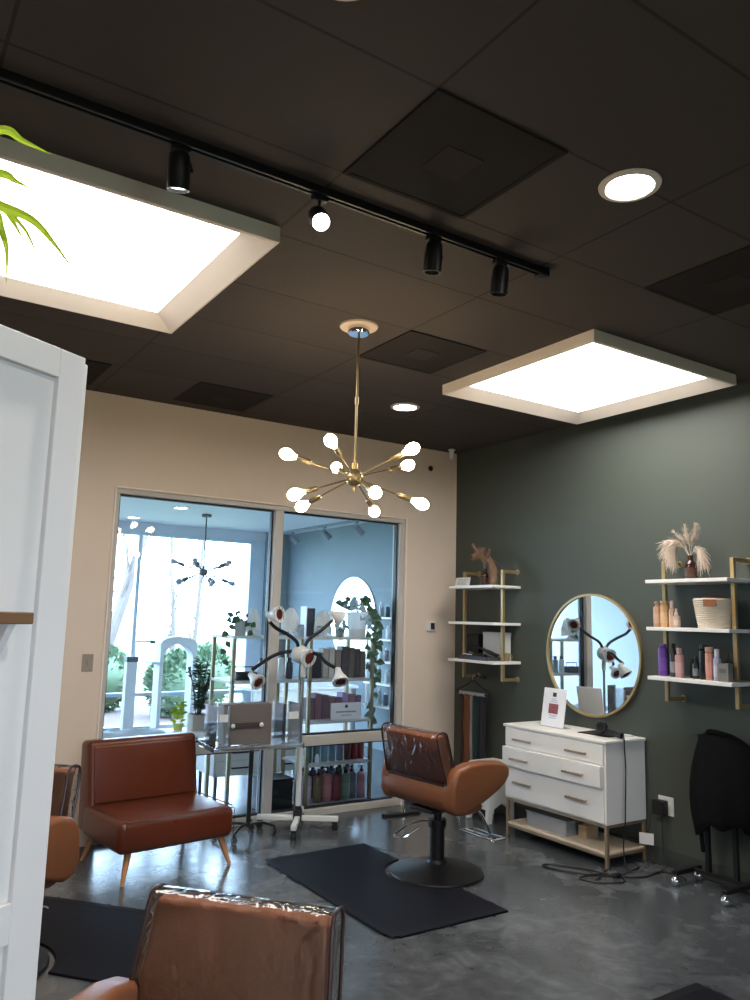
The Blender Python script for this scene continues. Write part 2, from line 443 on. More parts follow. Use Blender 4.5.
for nm, sx, sy, lx, ly, lz in (('daylight_portal', 6.5, 2.5, -3.05, YB+.14, 1.32), ('daylight_portal.001', 1.5, 1.05, -3.65, YF-.12, 1.775)):
    l = bpy.data.lights.new(nm, 'AREA'); l.shape = 'RECTANGLE'; l.size = sx; l.size_y = sy; l.cycles.is_portal = True
    o = bpy.data.objects.new(nm, l); COL.objects.link(o); o.location = (lx, ly, lz); o.rotation_euler = (-PI/2 if ly > 0 else PI/2, 0, 0)

w3 = struct_empty('fill_window', (-3.65, YF-.05, 0))  # unseen window, added behind the camera to brighten the white cabinet
for x in (-.72, 0, .72): bx('mullion', WINF, w3, x-.03, x+.03, -.04, .04, 1.25, 2.3, bevel=.004)
for z in (1.25, 2.25): bx('transom', WINF, w3, -.72, .72, -.035, .035, z, z+.05, bevel=.004)
b = MB(); b._add([(-.75, 0, 1.25), (.75, 0, 1.25), (.75, 0, 2.3), (-.75, 0, 2.3)], [(0, 1, 2, 3)]); b.build('glass_pane', WGLASS, w3, smooth=False)

# ---- outdoors
MULCH = mat('brown_mulch', srgb(112, 96, 92), 0.95, var=0.45, scale=22, bump=0.8, bump_scale=60)
LAWN = mat('pale_lawn', srgb(128, 140, 104), 0.95, var=0.3, scale=6, bump=0.5, bump_scale=40)
struct(bx('ground_mulch', MULCH, None, -14, 10, YB+.13, 8.0, -.14, -.04))
struct(bx('ground_lawn', LAWN, None, -40, 50, 8.0, 60, -.16, -.06))
struct(bx('ground_base', LAWN, None, -40, 50, YF-40, YB+.13, -.32, -.22))
def shrub(name, loc, rx, ry, hz, label, n=1500, m_=None):
    t = thing(name, label, 'shrub', loc, 0, 'hedge shrubs outside the shop windows')
    b = MB()
    for i in range(n):
        u = random.uniform(-1, 1); a = random.uniform(0, 2*PI); rr = math.sqrt(1-u*u)*(0.75+0.3*random.random())
        p = Vector((rr*math.cos(a)*rx, rr*math.sin(a)*ry, hz*.5+u*hz*.5*(0.85+.2*random.random())))
        d = Vector((p.x, p.y, (p.z-hz*.4)))+Vector((random.uniform(-.3, .3), random.uniform(-.3, .3), random.uniform(0, .5)))
        b.leaf(p, d, random.uniform(.07, .13), random.uniform(.04, .07))
    b.sphere((0, 0, hz*.48), 1, 20, 12, (rx*.86, 1, hz*.44)); 
    b.build('foliage', m_ or LEAFH, t)
    b = MB()
    for i in range(7):
        a = i*.9; b.tube([(0.03*math.cos(a), .03*math.sin(a), 0), (rx*.3*math.cos(a), ry*.3*math.sin(a), hz*.45), (rx*.6*math.cos(a), ry*.6*math.sin(a), hz*.8)], [.014, .01, .004], 6)
    b.build('stems', BARK, t)
for i, (x, y, rx, hz, lb) in enumerate(((-2.05, 6.45, .48, .94, 'leafy green hedge shrub outside, hidden mostly by the left glass frame'),
                                       (-1.15, 7.45, .50, 1.0, 'leafy green hedge shrub outside behind the white post'),
                                       (-.24, 6.45, .46, .94, 'leafy green hedge shrub outside seen through the white arch'),
                                       (.62, 7.45, .48, 1.0, 'leafy green hedge shrub outside behind the glossy dark plant'),
                                       (1.48, 6.45, .46, .95, 'leafy green hedge shrub outside behind the shelf with the trailing plant'))):
    shrub('hedge_shrub', (x, y, -.04), rx, .34, hz, lb)
def bare_tree(loc, lean, label, n=6, r=.08, seed=1, spread=.5):
    rnd = random.Random(seed)
    t = thing('bare_tree', label, 'tree', loc)
    b = MB()
    top = Vector(lean); hgt = lean[2]
    b.tube(smooth_path([(0, 0, 0), top*.35+Vector((.05, 0, 0)), top*.7, top]), [r*(1-.75*i/18) for i in range(19)], 8)
    b.build('trunk', BARK, t)
    b = MB()
    for i in range(n):
        f = .25+.7*i/n; p = top*f; a = rnd.uniform(0, 2*PI)
        d = Vector((math.cos(a)*spread, math.sin(a)*spread, 1))*hgt*(1-f*.6)*rnd.uniform(.3, .5)
        pts = [p, p+d*.5+Vector((rnd.uniform(-.1, .1), 0, 0)), p+d]
        b.tube(smooth_path(pts, 4), [r*.4*(1-f*.5)*(1-.8*k/8) for k in range(9)], 6)
        for k in range(3):
            q = p+d*rnd.uniform(.3, .9); a2 = rnd.uniform(0, 2*PI)
            dd = Vector((math.cos(a2)*.6, math.sin(a2)*.6, .8))*rnd.uniform(.25, .6)
            b.tube([q, q+dd*.5, q+dd], [r*.12, r*.09, r*.03], 5)
    b.build('branches', BARK, t)
bare_tree((-1.12, 8.4, -.06), (1.45, .2, 5.2), 'leaning bare tree trunk outside the left shop window pane', 9, .13, 3, .3)
bare_tree((.42, 8.6, -.06), (-.1, .2, 3.6), 'slim bare tree with upright twigs outside behind the white arch', 12, .06, 8, .35)
bare_tree((.95, 9.2, -.06), (.3, .2, 4.0), 'slim bare tree outside behind the unlit chandelier', 12, .06, 11, .45)

# ================================================================== CEILING FITTINGS
DIFF = emit('panel_diffuser', (1, 0.96, 0.90, 1), PANEL)
def light_panel(cx, cy, label):
    t = thing('ceiling_light_panel', label, 'ceiling light', (cx, cy, H), 0, 'square ceiling light panels')
    b = MB(); o_, i_ = .635, .515; vs = []
    for h_, z in ((o_, 0), (o_, -.064), (o_-.012, -.068), (i_, -.013), (i_, 0)):
        vs += [(-h_, -h_, z), (h_, -h_, z), (h_, h_, z), (-h_, h_, z)]
    fs = [(4*r+k, 4*r+(k+1) % 4, 4*r+4+(k+1) % 4, 4*r+4+k) for r in range(4) for k in range(4)]
    b._add(vs, fs)
    b.build('frame', CREAM, t)
    bx('diffuser', DIFF, t, -i_, i_, -i_, i_, -.012, -.006)
light_panel(-3.905, -2.255, 'large bright square ceiling light panel with cream frame, beside the track lights')
light_panel(-.815, -2.255, 'bright square ceiling light panel with cream frame, above the dark green wall')

VENT = mat('dark_vent_metal', srgb(46, 42, 41), 0.85, spec=.15, var=0.08)
VENT2 = mat('dark_vent_core', srgb(54, 49, 47), 0.85, spec=.15, var=0.08)
def vent(x0, y0, label):
    c = .2675
    t = thing('air_vent', label, 'air vent', (x0+c, y0+c, H), 0, 'square ceiling air vents')
    b = MB()
    for s in (-1, 1):
        b.box(s*(c-.02) if s > 0 else -c, c if s > 0 else -(c-.02), -c, c, -.007, 0)
        b.box(-(c-.02), c-.02, s*(c-.02) if s > 0 else -c, c if s > 0 else -(c-.02), -.007, 0)
    b.box(-c+.02, c-.02, -c+.02, c-.02, -.005, 0)
    b.build('louvre_frame', VENT, t, bevel=.002)
    bx('core_plate', VENT2, t, -.075, .075, -.075, .075, -.008, -.005, bevel=.001)
vent(-3.27, -3.905, 'black square ceiling vent between the track lights and the round downlight, nearest the camera')
vent(-1.67, -3.905, 'black square ceiling vent at the right edge above the square light panel')
vent(-2.20, -2.30, 'black square ceiling vent just behind the chandelier rod')
vent(-2.755, -.69, 'black square ceiling vent above the beige wall over the glass partition')
vent(-3.87, -.69, 'black square ceiling vent peeking past the top of the white cabinet')

DL = emit('downlight_lens', (1, 0.95, 0.93, 1), DOWN)
def downlight(x, y, z, label, r=.085, e=DL):
    t = thing('downlight', label, 'downlight', (x, y, z), 0, 'round recessed downlights')
    b = MB(); b.lathe([(r, 0), (r+.022, 0), (r+.020, -.006), (r, -.010), (r-.006, -.004)], seg=32); b.build('trim_ring', CREAM, t)
    b = MB(); b.lathe([(0, -.004), (r, -.004), (r, -.001), (0, -.001)], seg=32); b.build('lens', e, t)
    return t
for x, y, lb in ((-3.72, -4.12, 'round downlight in the dark ceiling just above the top edge of the photo'), (-3.72, -5.9, 'added fill downlight in the dark ceiling behind the camera, near one'), (-2.41, -5.9, 'added fill downlight in the dark ceiling behind the camera, nearer the green wall'), (-2.41, -3.89, 'bright round downlight in the dark ceiling, the nearer and larger one'), (-1.33, -1.03, 'small bright round downlight in the dark ceiling above the beige wall corner')):  # the two behind the camera are added to brighten the white cabinet
    d = downlight(x, y, H, lb)
    spot_light('downlight_light', d, (0, 0, -.03), 60 if y < -4 else 14, (1, .93, .87), 2.5 if y < -4 else 2.0)

# ---- track with four spotlights
TY, TZ = -3.235, H
t = thing('track_rail', 'long black lighting track across the dark ceiling', 'track rail', (-4.2, TY, TZ))
b = MB()
b.box(-1.6, 2.0, -.018, -.006, -.03, 0); b.box(-1.6, 2.0, .006, .018, -.03, 0); b.box(-1.6, 2.0, -.006, .006, -.012, 0)
b.build('rail', BLACKM, t, bevel=.002)
bx('end_cap', BLACKM, t, 2.0, 2.05, -.024, .024, -.036, 0, bevel=.004)
SPOTON = emit('spot_lens_lit', (1, .97, .92, 1), 40)
SPOTOFF = mat('spot_lens_unlit', srgb(60, 60, 64), 0.15)
SPOTDIM = emit('spot_lens_side', (1, .97, .92, 1), 6)
def spot_head(x, d, lens, label):
    t = thing('track_spotlight', label, 'spotlight', (x, TY, TZ-.031), 0, 'black spotlights on the ceiling track')
    bx('adapter', BLACKM, t, -.03, .03, -.014, .014, -.02, 0, bevel=.003)
    D = Vector(d).normalized(); c = Vector((0, 0, -.085))
    s = D.cross(Vector((0, 1, 0.3))).normalized()
    b = MB(); b.tube([(0, 0, -.018), (0, 0, -.04), s*.03+Vector((0, 0, -.045)), s*.041+c*.9, s*.041+c], .006, 8)
    b.build('bracket', BLACKM, t)
    b = MB(); b.lathe([(0, -.055), (.028, -.055), (.033, -.045), (.036, .0), (.036, .062), (.031, .062), (.030, .05)], c, D, 24)
    b.build('lamp_can', BLACKM, t)
    b = MB(); b.lathe([(0, .052), (.030, .052), (.030, .048), (0, .048)], c, D, 24); b.build('lens', lens, t)
    if lens is not SPOTOFF: spot_light('spotlight_light', t, c+D*.07, 8, (1, .95, .9), 1.0, direction=D)
    return t
spot_head(-3.80, (.10, .25, -1), SPOTDIM, 'black track spotlight nearest the big light panel, pointing down')
spot_head(-3.285, (-.22, -.72, -.65), SPOTON, 'lit black track spotlight aimed at the camera, second along the track')
spot_head(-2.77, (0.02, .15, -1), SPOTOFF, 'unlit black track spotlight, third along the track')
spot_head(-2.42, (0.02, .15, -1), SPOTOFF, 'unlit black track spotlight beside the end cap of the track')

# ---- sputnik chandelier
BULBM = emit('warm_bulb', (1, .78, .48, 1), BULB)
BULBOFF = mat('unlit_bulb', srgb(150, 156, 164), 0.1, spec=0.8)
PINK = mat('ceiling_rose_cream', srgb(226, 206, 186), 0.5)
def chandelier(loc, zc, zh, rot, lit, label, metal, rose=True):
    t = thing('chandelier', label, 'chandelier', (loc[0], loc[1], zc), 0)
    if rose:
        b = MB(); b.lathe([(0, -.012), (.06, -.012), (.098, -.010), (.102, -.004), (.102, 0), (0, 0)], seg=32); b.build('ceiling_rose', PINK, t)
    z0 = -.012 if rose else 0
    b = MB(); b.lathe([(0, z0-.034), (.052, z0-.034), (.058, z0-.028), (.058, z0), (0, z0)], seg=28); b.build('canopy', metal if not rose else CHROME, t)
    hz = zh-zc
    b = MB(); b.cyl((0, 0, hz), (0, 0, z0-.03), .0068 if lit else .009, seg=12); b.cyl((0, 0, hz*.5-.02), (0, 0, hz*.5+.02), .011, seg=12); b.build('stem', metal, t)
    b = MB(); b.sphere((0, 0, hz), .047, 24, 14); b.cyl((0, 0, hz+.04), (0, 0, hz+.075), .016, seg=14); b.cyl((0, 0, hz-.07), (0, 0, hz-.04), .008, .012, seg=12); b.build('hub', metal, t)
    for k in range(10):
        q_ = 1.0 if lit else 1.45
        up = k < 5; e = math.radians(18 if up else -20)
        a = rot+(PI if up else 0)+2*PI*(k % 5)/5
        d = Vector((math.cos(a)*math.cos(e), math.sin(a)*math.cos(e), math.sin(e))); c = Vector((0, 0, hz))
        b = MB(); b.cyl(c+d*.03, c+d*.25, .0042 if lit else .0062, seg=10); arm = b.build('arm', metal, t)
        b = MB(); b.lathe([(0, 0), (.009*q_, 0), (.0135*q_, .012), (.0135*q_, .075), (.012*q_, .08), (0, .08)], c+d*.235, d, 16); b.build('socket', metal, arm)
        b = MB(); b.lathe([(0, 0), (.012, 0), (.014, .012), (.026, .035), (.031, .055), (.027, .075), (.014, .09), (0, .094)], c+d*.315, d, 18); b.build('bulb', BULBM if lit else BULBOFF, arm)
    return t
chandelier((-2.45, -2.175), H, 2.236, math.radians(-33), True, 'gold sputnik chandelier with ten lit bulbs on bare arms', BRASS)

# ---- wall bits
t = thing('light_switch', 'grey metal light switch plate on the beige wall beside the white cabinet', 'light switch', (-3.172, 0, 1.18))
bx('plate', mat('taupe_plate', srgb(150, 140, 126), .5), t, -.036, .036, -.007, 0, -.058, .058, bevel=.003)
bx('toggle', mat('taupe_plate', srgb(150, 140, 126), .5), t, -.005, .005, -.018, -.007, -.012, .012, bevel=.002)
t = thing('thermostat', 'white thermostat with dark screen on the beige wall', 'thermostat', (-.28, 0, 1.47))
bx('case', WHITEP, t, -.045, .045, -.022, 0, -.045, .045, bevel=.006, seg=3)
bx('screen', mat('dark_screen', srgb(60, 46, 44), 0.2), t, -.012, .030, -.0245, -.022, -.028, .028)
t = thing('wall_sensor', 'small dark round sensor high on the beige wall', 'sensor', (-.305, 0, 2.874))
b = MB(); b.lathe([(0, .012), (.02, .012), (.024, .006), (.024, 0), (0, 0)], (0, 0, 0), (0, -1, 0), 20); b.build('base', BLACKP, t)
b = MB(); b.lathe([(0, .022), (.008, .02), (.012, .012), (0, .012)], (0, 0, 0), (0, -1, 0), 16); b.build('lens', BLACKP, t)
t = thing('ceiling_detector', 'small white cylinder on the ceiling at the far wall corner', 'detector', (-.16, -.12, H))
b = MB(); b.lathe([(0, -.085), (.018, -.083), (.022, -.07), (.022, -.015), (.032, -.012), (.032, 0), (0, 0)], seg=20); b.build('body', WHITEP, t)
b = MB(); b.lathe([(0, -.096), (.010, -.094), (.012, -.084), (0, -.084)], seg=14); b.build('tip', WHITEP, t)

# ================================================================== SALON FURNITURE
# ---- styling chairs (model faces +x, origin on the floor under the column)
def wedge(pr, y0, y1, bm_, taper, zc):
    n = len(pr)
    vs = []
    for s in (-1, 1):
        for x, z in pr:
            y = y1+(y0-y1)*min(1, max(0, (z-zc[0])/(zc[1]-zc[0])))
            vs.append((x, s*y, z))
    fs = [tuple(range(n)), tuple(range(2*n-1, n-1, -1))]+[(i, i+n, (i+1) % n+n, (i+1) % n) for i in range(n)]
    bm_._add(vs, fs)
def styling_chair(loc, rz, dz, label):
    t = thing('styling_chair', label, 'salon chair', loc, rz, 'brown leather salon chairs')
    b = MB(); b.lathe([(0, .0), (.280, 0), (.288, .008), (.284, .016), (.24, .028), (.12, .052), (.062, .066), (.055, .085), (0, .085)], seg=56); b.build('base_disc', BLACKM, t)
    b = MB(); b.cyl((0, 0, .08), (0, 0, .29), .045, seg=24); b.lathe([(0, .27), (.055, .27), (.058, .29), (.055, .315), (0, .315)], seg=24); b.cyl((0, 0, .31), (0, 0, .425+dz), .026, seg=20); b.build('column', BLACKM, t)
    b = MB(); b.tube(smooth_path([(-.01, .05, .292), (-.03, .10, .29), (-.09, .16, .262), (-.17, .19, .215), (-.205, .165, .205), (-.20, .125, .205), (-.17, .10, .215), (-.09, .07, .258)], 5), .0065, 8); b.build('pump_lever', CHROME, t)
    sh = dz
    b = MB()
    for s in (-1, 1):
        b.tube(smooth_path([(.10, s*.10, .43+sh), (.24, s*.12, .38+sh), (.32, s*.135, .25+sh), (.33, s*.145, .205+sh)], 5), .0085, 8)
    b.tube([(.33, -.15, .205+sh), (.335, -.155, .203+sh), (.455, -.135, .195+sh), (.462, -.12, .195+sh), (.462, .12, .195+sh), (.455, .135, .195+sh), (.335, .155, .203+sh), (.33, .15, .205+sh)], .0085, 8, closed=True)
    b.tube([(.39, -.142, .20+sh), (.39, .142, .20+sh)], .0075, 8)
    b.build('footrest', CHROME, t)
    bx('seat_mount', BLACKM, t, -.14, .16, -.10, .10, .405+sh, .43+sh, bevel=.006)
    pr = [(-.168, .635), (-.192, .57), (-.195, .52), (-.178, .472), (-.13, .440), (-.06, .425), (.05, .432), (.09, .445), (.095, .475), (-.02, .485), (-.06, .635)]
    b = MB(); wedge([(x, z+sh) for x, z in pr], .305, .295, b, 0, (.42+sh, .64+sh)); b.build('seat_shell', TAN, t, bevel=.032, seg=4)
    b = MB(); b.box(-.11, .150, -.235, .235, .515+sh, .59+sh); b.build('seat_cushion', TAN, t, bevel=.035, seg=4)
    ap = [(-.168, .445), (-.196, .50), (-.190, .60), (-.172, .665), (-.13, .700), (-.04, .722), (.10, .724), (.22, .714), (.275, .696), (.294, .665), (.290, .625), (.258, .585), (.20, .548), (.10, .502), (-.02, .458), (-.10, .436)]
    for s in (-1, 1):
        b = MB(); b.prism([(x, z+sh) for x, z in ap], 'y', s*.238, s*.335); b.build('armrest', TAN, t, bevel=.026, seg=4)
    bp = [(-.168, .60), (-.234, .862), (-.224, .884), (-.186, .888), (-.170, .868), (-.085, .545), (-.14, .535)]
    b = MB(); wedge([(x, z+sh) for x, z in bp], .244, .262, b, 0, (.6+sh, .88+sh)); b.build('backrest', TANB, t, bevel=.018, seg=4)
    # loose clear cover over the backrest
    cp = [(-.184, .600), (-.232, .78), (-.252, .866), (-.250, .884), (-.238, .897), (-.208, .903), (-.184, .899), (-.172, .889), (-.164, .870), (-.139, .77), (-.088, .590)]
    b = MB(); vs = []; nseg = 14
    for j in range(nseg+1):
        q = -1+2*j/nseg
        for i, (x, z) in enumerate(cp):
            hw = .272+(.254-.272)*min(1, max(0, (z-.6)/.28))
            wob = .0022*math.sin(7*q+2.1*i) if (0 < j < nseg and i in (0, 1, 9, 10)) else 0
            vs.append((x+(-wob if i < 5 else wob), q*hw, z+sh))
    fs = []
    n = len(cp)
    for j in range(nseg):
        for i in range(n-1): fs.append((j*n+i, j*n+i+1, (j+1)*n+i+1, (j+1)*n+i))
    fs += [tuple(range(n)), tuple(nseg*n+i for i in range(n-1, -1, -1))]
    b._add(vs, fs); cov = b.build('clear_cover', PVC, t, label='clear plastic cover on the backrest')
    b = MB()
    P = lambda i, q: (cp[i][0], q*(.272+(.254-.272)*min(1, max(0, (cp[i][1]-.6)/.28))), cp[i][1]+sh)
    b.tube([P(0, -1), P(0, -.5), P(0, .5), P(0, 1)], .006, 6)
    for q in (-1, 1):
        b.tube([P(i, q) for i in range(len(cp))], .0055, 6)
        b.tube([P(0, q), P(10, q)], .006, 6)
    b.tube([P(10, -1), P(10, 1)], .005, 6)
    b.build('binding', TRIM, cov, label='dark edge binding of the clear cover')
    return t
R_ = math.radians
styling_chair((-1.390, -1.55, 0), R_(5), -.03, 'brown leather salon chair on a black mat, facing the round gold mirror')
styling_chair((-3.930, -1.635, 0), R_(221), -.078, 'brown leather salon chair half hidden behind the white cabinet')
styling_chair((-3.758, -3.70, .0), R_(221), -.103, 'brown leather salon chair nearest the camera, at the bottom edge of the photo')

def mat_thing(loc, rz, label):
    t = thing('anti_fatigue_mat', label, 'floor mat', loc, rz, 'black anti-fatigue floor mats')
    R0 = .312; hw = .71; L_ = .825; F = -.065
    yn = math.sqrt(R0*R0-F*F); a0 = math.atan2(yn, F)
    arcp = [(R0*math.cos(q), R0*math.sin(q)) for q in [-a0+(2*a0-2*PI)*k/24 for k in range(25)]]
    b = MB(); n = len(arcp); vs = []; fs = []
    # quads fan between the notch and the outer outline so the half round cut-out stays clean
    outer = []
    for k, (x, y) in enumerate(arcp):
        q = k/(n-1); w = q*2-1
        if abs(w) < .55: outer.append((-L_, w/.55*hw))
        else: outer.append((-L_+(abs(w)-.55)/.45*(L_+F), math.copysign(hw, w)))
    for z in (0, .012): vs += [(x, y, z) for x, y in arcp]+[(x, y, z) for x, y in outer]
    for k in range(n-1):
        fs += [(k, k+1, n+k+1, n+k), (2*n+k, 3*n+k, 3*n+k+1, 2*n+k+1), (k, 2*n+k, 2*n+k+1, k+1), (n+k, n+k+1, 3*n+k+1, 3*n+k)]
    fs += [(0, n, 3*n, 2*n), (n-1, 3*n-1, 4*n-1, 2*n-1)]
    b._add(vs, fs); b.build('pad', BLACKR, t, bevel=.004)
    rim = mat('mat_bevel_edge', srgb(14, 16, 22), 0.6, spec=.2)
    b = MB(); w = .05
    b.box(-L_+.008, F-.008, -hw+.008, -hw+w, .012, .0128); b.box(-L_+.008, F-.008, hw-w, hw-.008, .012, .0128)
    b.box(-L_+.008, -L_+w, -hw+w, hw-w, .012, .0128)
    b.build('border', rim, t)
    return t
mat_thing((-1.390, -1.545, 0), 0, 'black floor mat under the salon chair that faces the round gold mirror')
mat_thing((-3.930, -1.635, 0), R_(221), 'black floor mat at the left beside the white cabinet')
mat_thing((-1.265, -4.00, 0), 0, 'black floor mat of which one corner shows at the bottom right')

# ---- settee
t = thing('settee', 'red brown leather armless settee on splayed wooden legs, in front of the glass', 'settee', (-2.812, -.50, 0), R_(7.5))
b = MB(); b.box(-.388, .358, -.370, .20, .165, .348); b.build('seat', RUST, t, bevel=.045, seg=5)
b = MB(); b.prism([(.05, .20), (.30, .17), (.345, .71), (.20, .722), (.13, .34)], 'x', -.372, .372); b.build('backrest', RUST, t, bevel=.032, seg=4)
b = MB(); b.prism([(.122, .35), (.185, .69), (.23, .70), (.18, .35)], 'x', -.345, .345); b.build('back_pad', RUST, t, bevel=.012, seg=3)
b = MB(); b.tube([(-.365+.02, -.369, .344), (.365-.02, -.369, .344)], .004, 6); b.tube([(-.35, -.371, .335), (-.35, -.371, .18)], .003, 6); b.tube([(.35, -.371, .335), (.35, -.371, .18)], .003, 6)
b.tube([(-.355, -.33, .346), (-.355, .10, .348)], .004, 6); b.tube([(.355, -.33, .346), (.355, .10, .348)], .004, 6); b.build('piping', RUSTD, t)
for sx in (-1, 1):
    for y, oy in ((-.295, -.055), (.20, .05)):
        b = MB(); b.cyl((sx*.345, y+oy, 0), (sx*.295, y, .175), .011, .022, 14); b.build('leg', WOOD, t)

# ---- infrared processor lamp on a caster stand
t = thing('processor_lamp', 'white five-headed hair processor lamp on a caster stand by the glass', 'heat lamp', (-1.675, -.275, 0), R_(-33.5))
for k in range(4):
    a = k*PI/2; M = Matrix.Rotation(a, 4, 'Z')
    b = MB(); b.box(.02, .295, -.02, .02, .062, .098, M); b.build('base_arm', WHITEP, t, bevel=.006)
    b = MB(); e = M @ Vector((.272, 0, 0)); b.box(.252, .290, -.018, .018, .048, .063, M)
    for s in (-1, 1):
        q = M @ Vector((.272, s*.013, .025)); ax = M @ Vector((0, 1, 0)); b.lathe([(0, -.008), (.022, -.008), (.025, -.004), (.025, .004), (.022, .008), (0, .008)], q, ax, 18)
    b.build('caster', BLACKP, t)
b = MB(); b.box(-.032, .032, -.032, .032, .055, .14); b.cyl((0, 0, .13), (0, 0, .165), .024, seg=20); b.build('base_hub', BLACKP, t, bevel=.005)
b = MB(); b.cyl((0, 0, .15), (0, 0, .60), .019, seg=20); b.build('lower_pole', WHITEP, t)
b = MB(); b.cyl((0, 0, .58), (0, 0, 1.12), .011, seg=16); b.build('upper_pole', STEEL, t)
b = MB(); b.lathe([(0, 1.08), (.018, 1.08), (.020, 1.10), (.020, 1.16), (.016, 1.19), (0, 1.19)], seg=18); b.build('collar', WHITEP, t)
def ir_head(c, d, s, parent, name='lamp_head'):
    D = Vector(d).normalized()
    b = MB(); b.lathe([(0, -.085*s), (.020*s, -.084*s), (.024*s, -.06*s), (.034*s, -.03*s), (.052*s, .0), (.060*s, .022*s), (.058*s, .030*s), (.050*s, .026*s)], c, D, 26); h = b.build(name, WHITEP, parent)
    b = MB(); b.lathe([(0, .034*s), (.025*s, .031*s), (.051*s, .020*s), (.051*s, .014*s), (0, .014*s)], c, D, 26); b.build('infrared_bulb', LAMPRED, h, label='dark red infrared bulb')
    b = MB()
    for k in range(3):
        q = Vector((1, .3, .2)).cross(D).normalized(); q2 = D.cross(q); o_ = q2*((k-1)*.028*s)
        ln = math.sqrt(max(.0001, (.052*s)**2-o_.length**2)); b.tube([Vector(c)+D*.030*s+o_-q*ln, Vector(c)+D*.040*s+o_, Vector(c)+D*.030*s+o_+q*ln], .0018, 6)
    b.build('guard', BLACKM, h)
    return h
hb = MB(); hb.sphere((-.025, 0, 1.245), .070, 24, 14, (1, 1, .95)); hb.build('hub', WHITEP, t)
ir_head((.026, -.050, 1.228), (.72, -.62, -.22), 1.15, t)
for pts, hc, hd in ((((-.04, -.02, 1.295), (-.06, -.05, 1.345), (-.12, -.12, 1.395), (-.19, -.19, 1.435), (-.235, -.23, 1.48)), (-.185, -.245, 1.535), (.85, -.50, .05)),
                    (((.0, .01, 1.295), (.03, .04, 1.355), (.11, .13, 1.42), (.195, .21, 1.50)), (.245, .235, 1.525), (.80, .15, -.42)),
                    (((-.08, .0, 1.265), (-.16, -.02, 1.255), (-.25, -.04, 1.215), (-.375, -.05, 1.125)), (-.335, -.07, 1.05), (.62, -.55, -.45)),
                    (((.04, -.02, 1.265), (.12, -.09, 1.245), (.175, -.15, 1.20), (.25, -.205, 1.165)), (.285, -.22, 1.09), (.22, -.55, -.75))):
    b = MB(); b.tube(smooth_path(pts, 6), .0135, 10); arm = b.build('flexible_arm', BLACKP, t)
    D = Vector(hd).normalized(); back = Vector(hc)-D*.08
    b = MB(); b.tube([pts[-1], (Vector(pts[-1])+back)*.5, back], .011, 8); b.build('arm_joint', WHITEP, arm)
    ir_head(hc, hd, 1.02, t)

# ---- rolling tray stand
t = thing('tray_stand', 'rolling salon tray stand with black pole and clear tray, beside the settee', 'tray stand', (-2.09, -.33, 0), R_(-4))
for ex, ey in ((-.135, -.10), (.20, .01), (.10, .20), (-.20, .12)):
    b = MB(); b.tube(smooth_path([(0, 0, .095), (ex*.5, ey*.5, .098), (ex, ey, .062)], 5), .010, 8); b.build('base_leg', BLACKM, t)
    b = MB(); b.cyl((ex, ey, .045), (ex, ey, .066), .009, seg=10)
    for s in (-1, 1): b.lathe([(0, -.006), (.021, -.006), (.024, -.003), (.024, .003), (.021, .006), (0, .006)], (ex+s*.010, ey, .024), (1, 0, 0), 16)
    b.build('caster', BLACKP, t)
b = MB(); b.cyl((0, 0, .08), (0, 0, .625), .0165, seg=16); b.build('pole', BLACKM, t)
b = MB(); b.box(-.325, .325, -.15, .17, .618, .638)
b.build('tray', ACRYL, t, bevel=.004)
b = MB(); b.box(-.325, .325, -.156, -.150, .612, .645); b.box(-.325, .325, .17, .176, .612, .645); b.box(-.331, -.325, -.156, .176, .612, .645); b.box(.325, .331, -.156, .176, .612, .645); b.build('tray_rim', ACRYL, t, bevel=.002)
t = thing('storage_box', 'grey storage box with dark strap handle on the rolling tray', 'box', (-2.14, -.275, .638), R_(-3))
b = MB(); b.prism([(-.172, 0), (.178, 0), (.172, .275), (-.186, .275)], 'y', -.10, .02); b.build('body', GREYBOX, t, bevel=.006)
b = MB(); b.tube([(-.115, -.104, .125), (-.05, -.112, .128), (.03, -.112, .131), (.095, -.104, .133)], .002, 6)
b.box(-.125, .105, -.108, -.101, .110, .148); hd = b.build('strap_handle', GREYSTRAP, t, bevel=.003)
for x in (-.115, .095):
    b = MB(); b.lathe([(0, .009), (.010, .008), (.015, .004), (.016, 0), (0, 0)], (x, -.108, .129), (0, -1, 0), 18); b.build('rivet', WHITEP, hd, label='white round rivet')
def acryl_bin(loc, w, d, h, label):
    t = thing('acrylic_bin', label, 'clear bin', loc, 0, 'clear acrylic bins on the tray')
    b = MB(); g = .005
    b.box(-w/2, w/2, -d/2, d/2, 0, g); b.box(-w/2, w/2, -d/2, -d/2+g, g, h); b.box(-w/2, w/2, d/2-g, d/2, g, h*1.1); b.box(-w/2, -w/2+g, -d/2+g, d/2-g, g, h); b.box(w/2-g, w/2, -d/2+g, d/2-g, g, h)
    b.build('walls', ACRYL, t)
    b = MB(); b.box(-w/2+.02, w/2-.02, -d/2-.003, -d/2, h*.62, h*.8); b.build('label_slot', WHITEP, t)
acryl_bin((-2.358, -.33, .638), .10, .22, .27, 'clear acrylic bin on the tray left of the grey box')
acryl_bin((-1.835, -.34, .638), .12, .22, .27, 'clear acrylic bin on the tray right of the grey box')

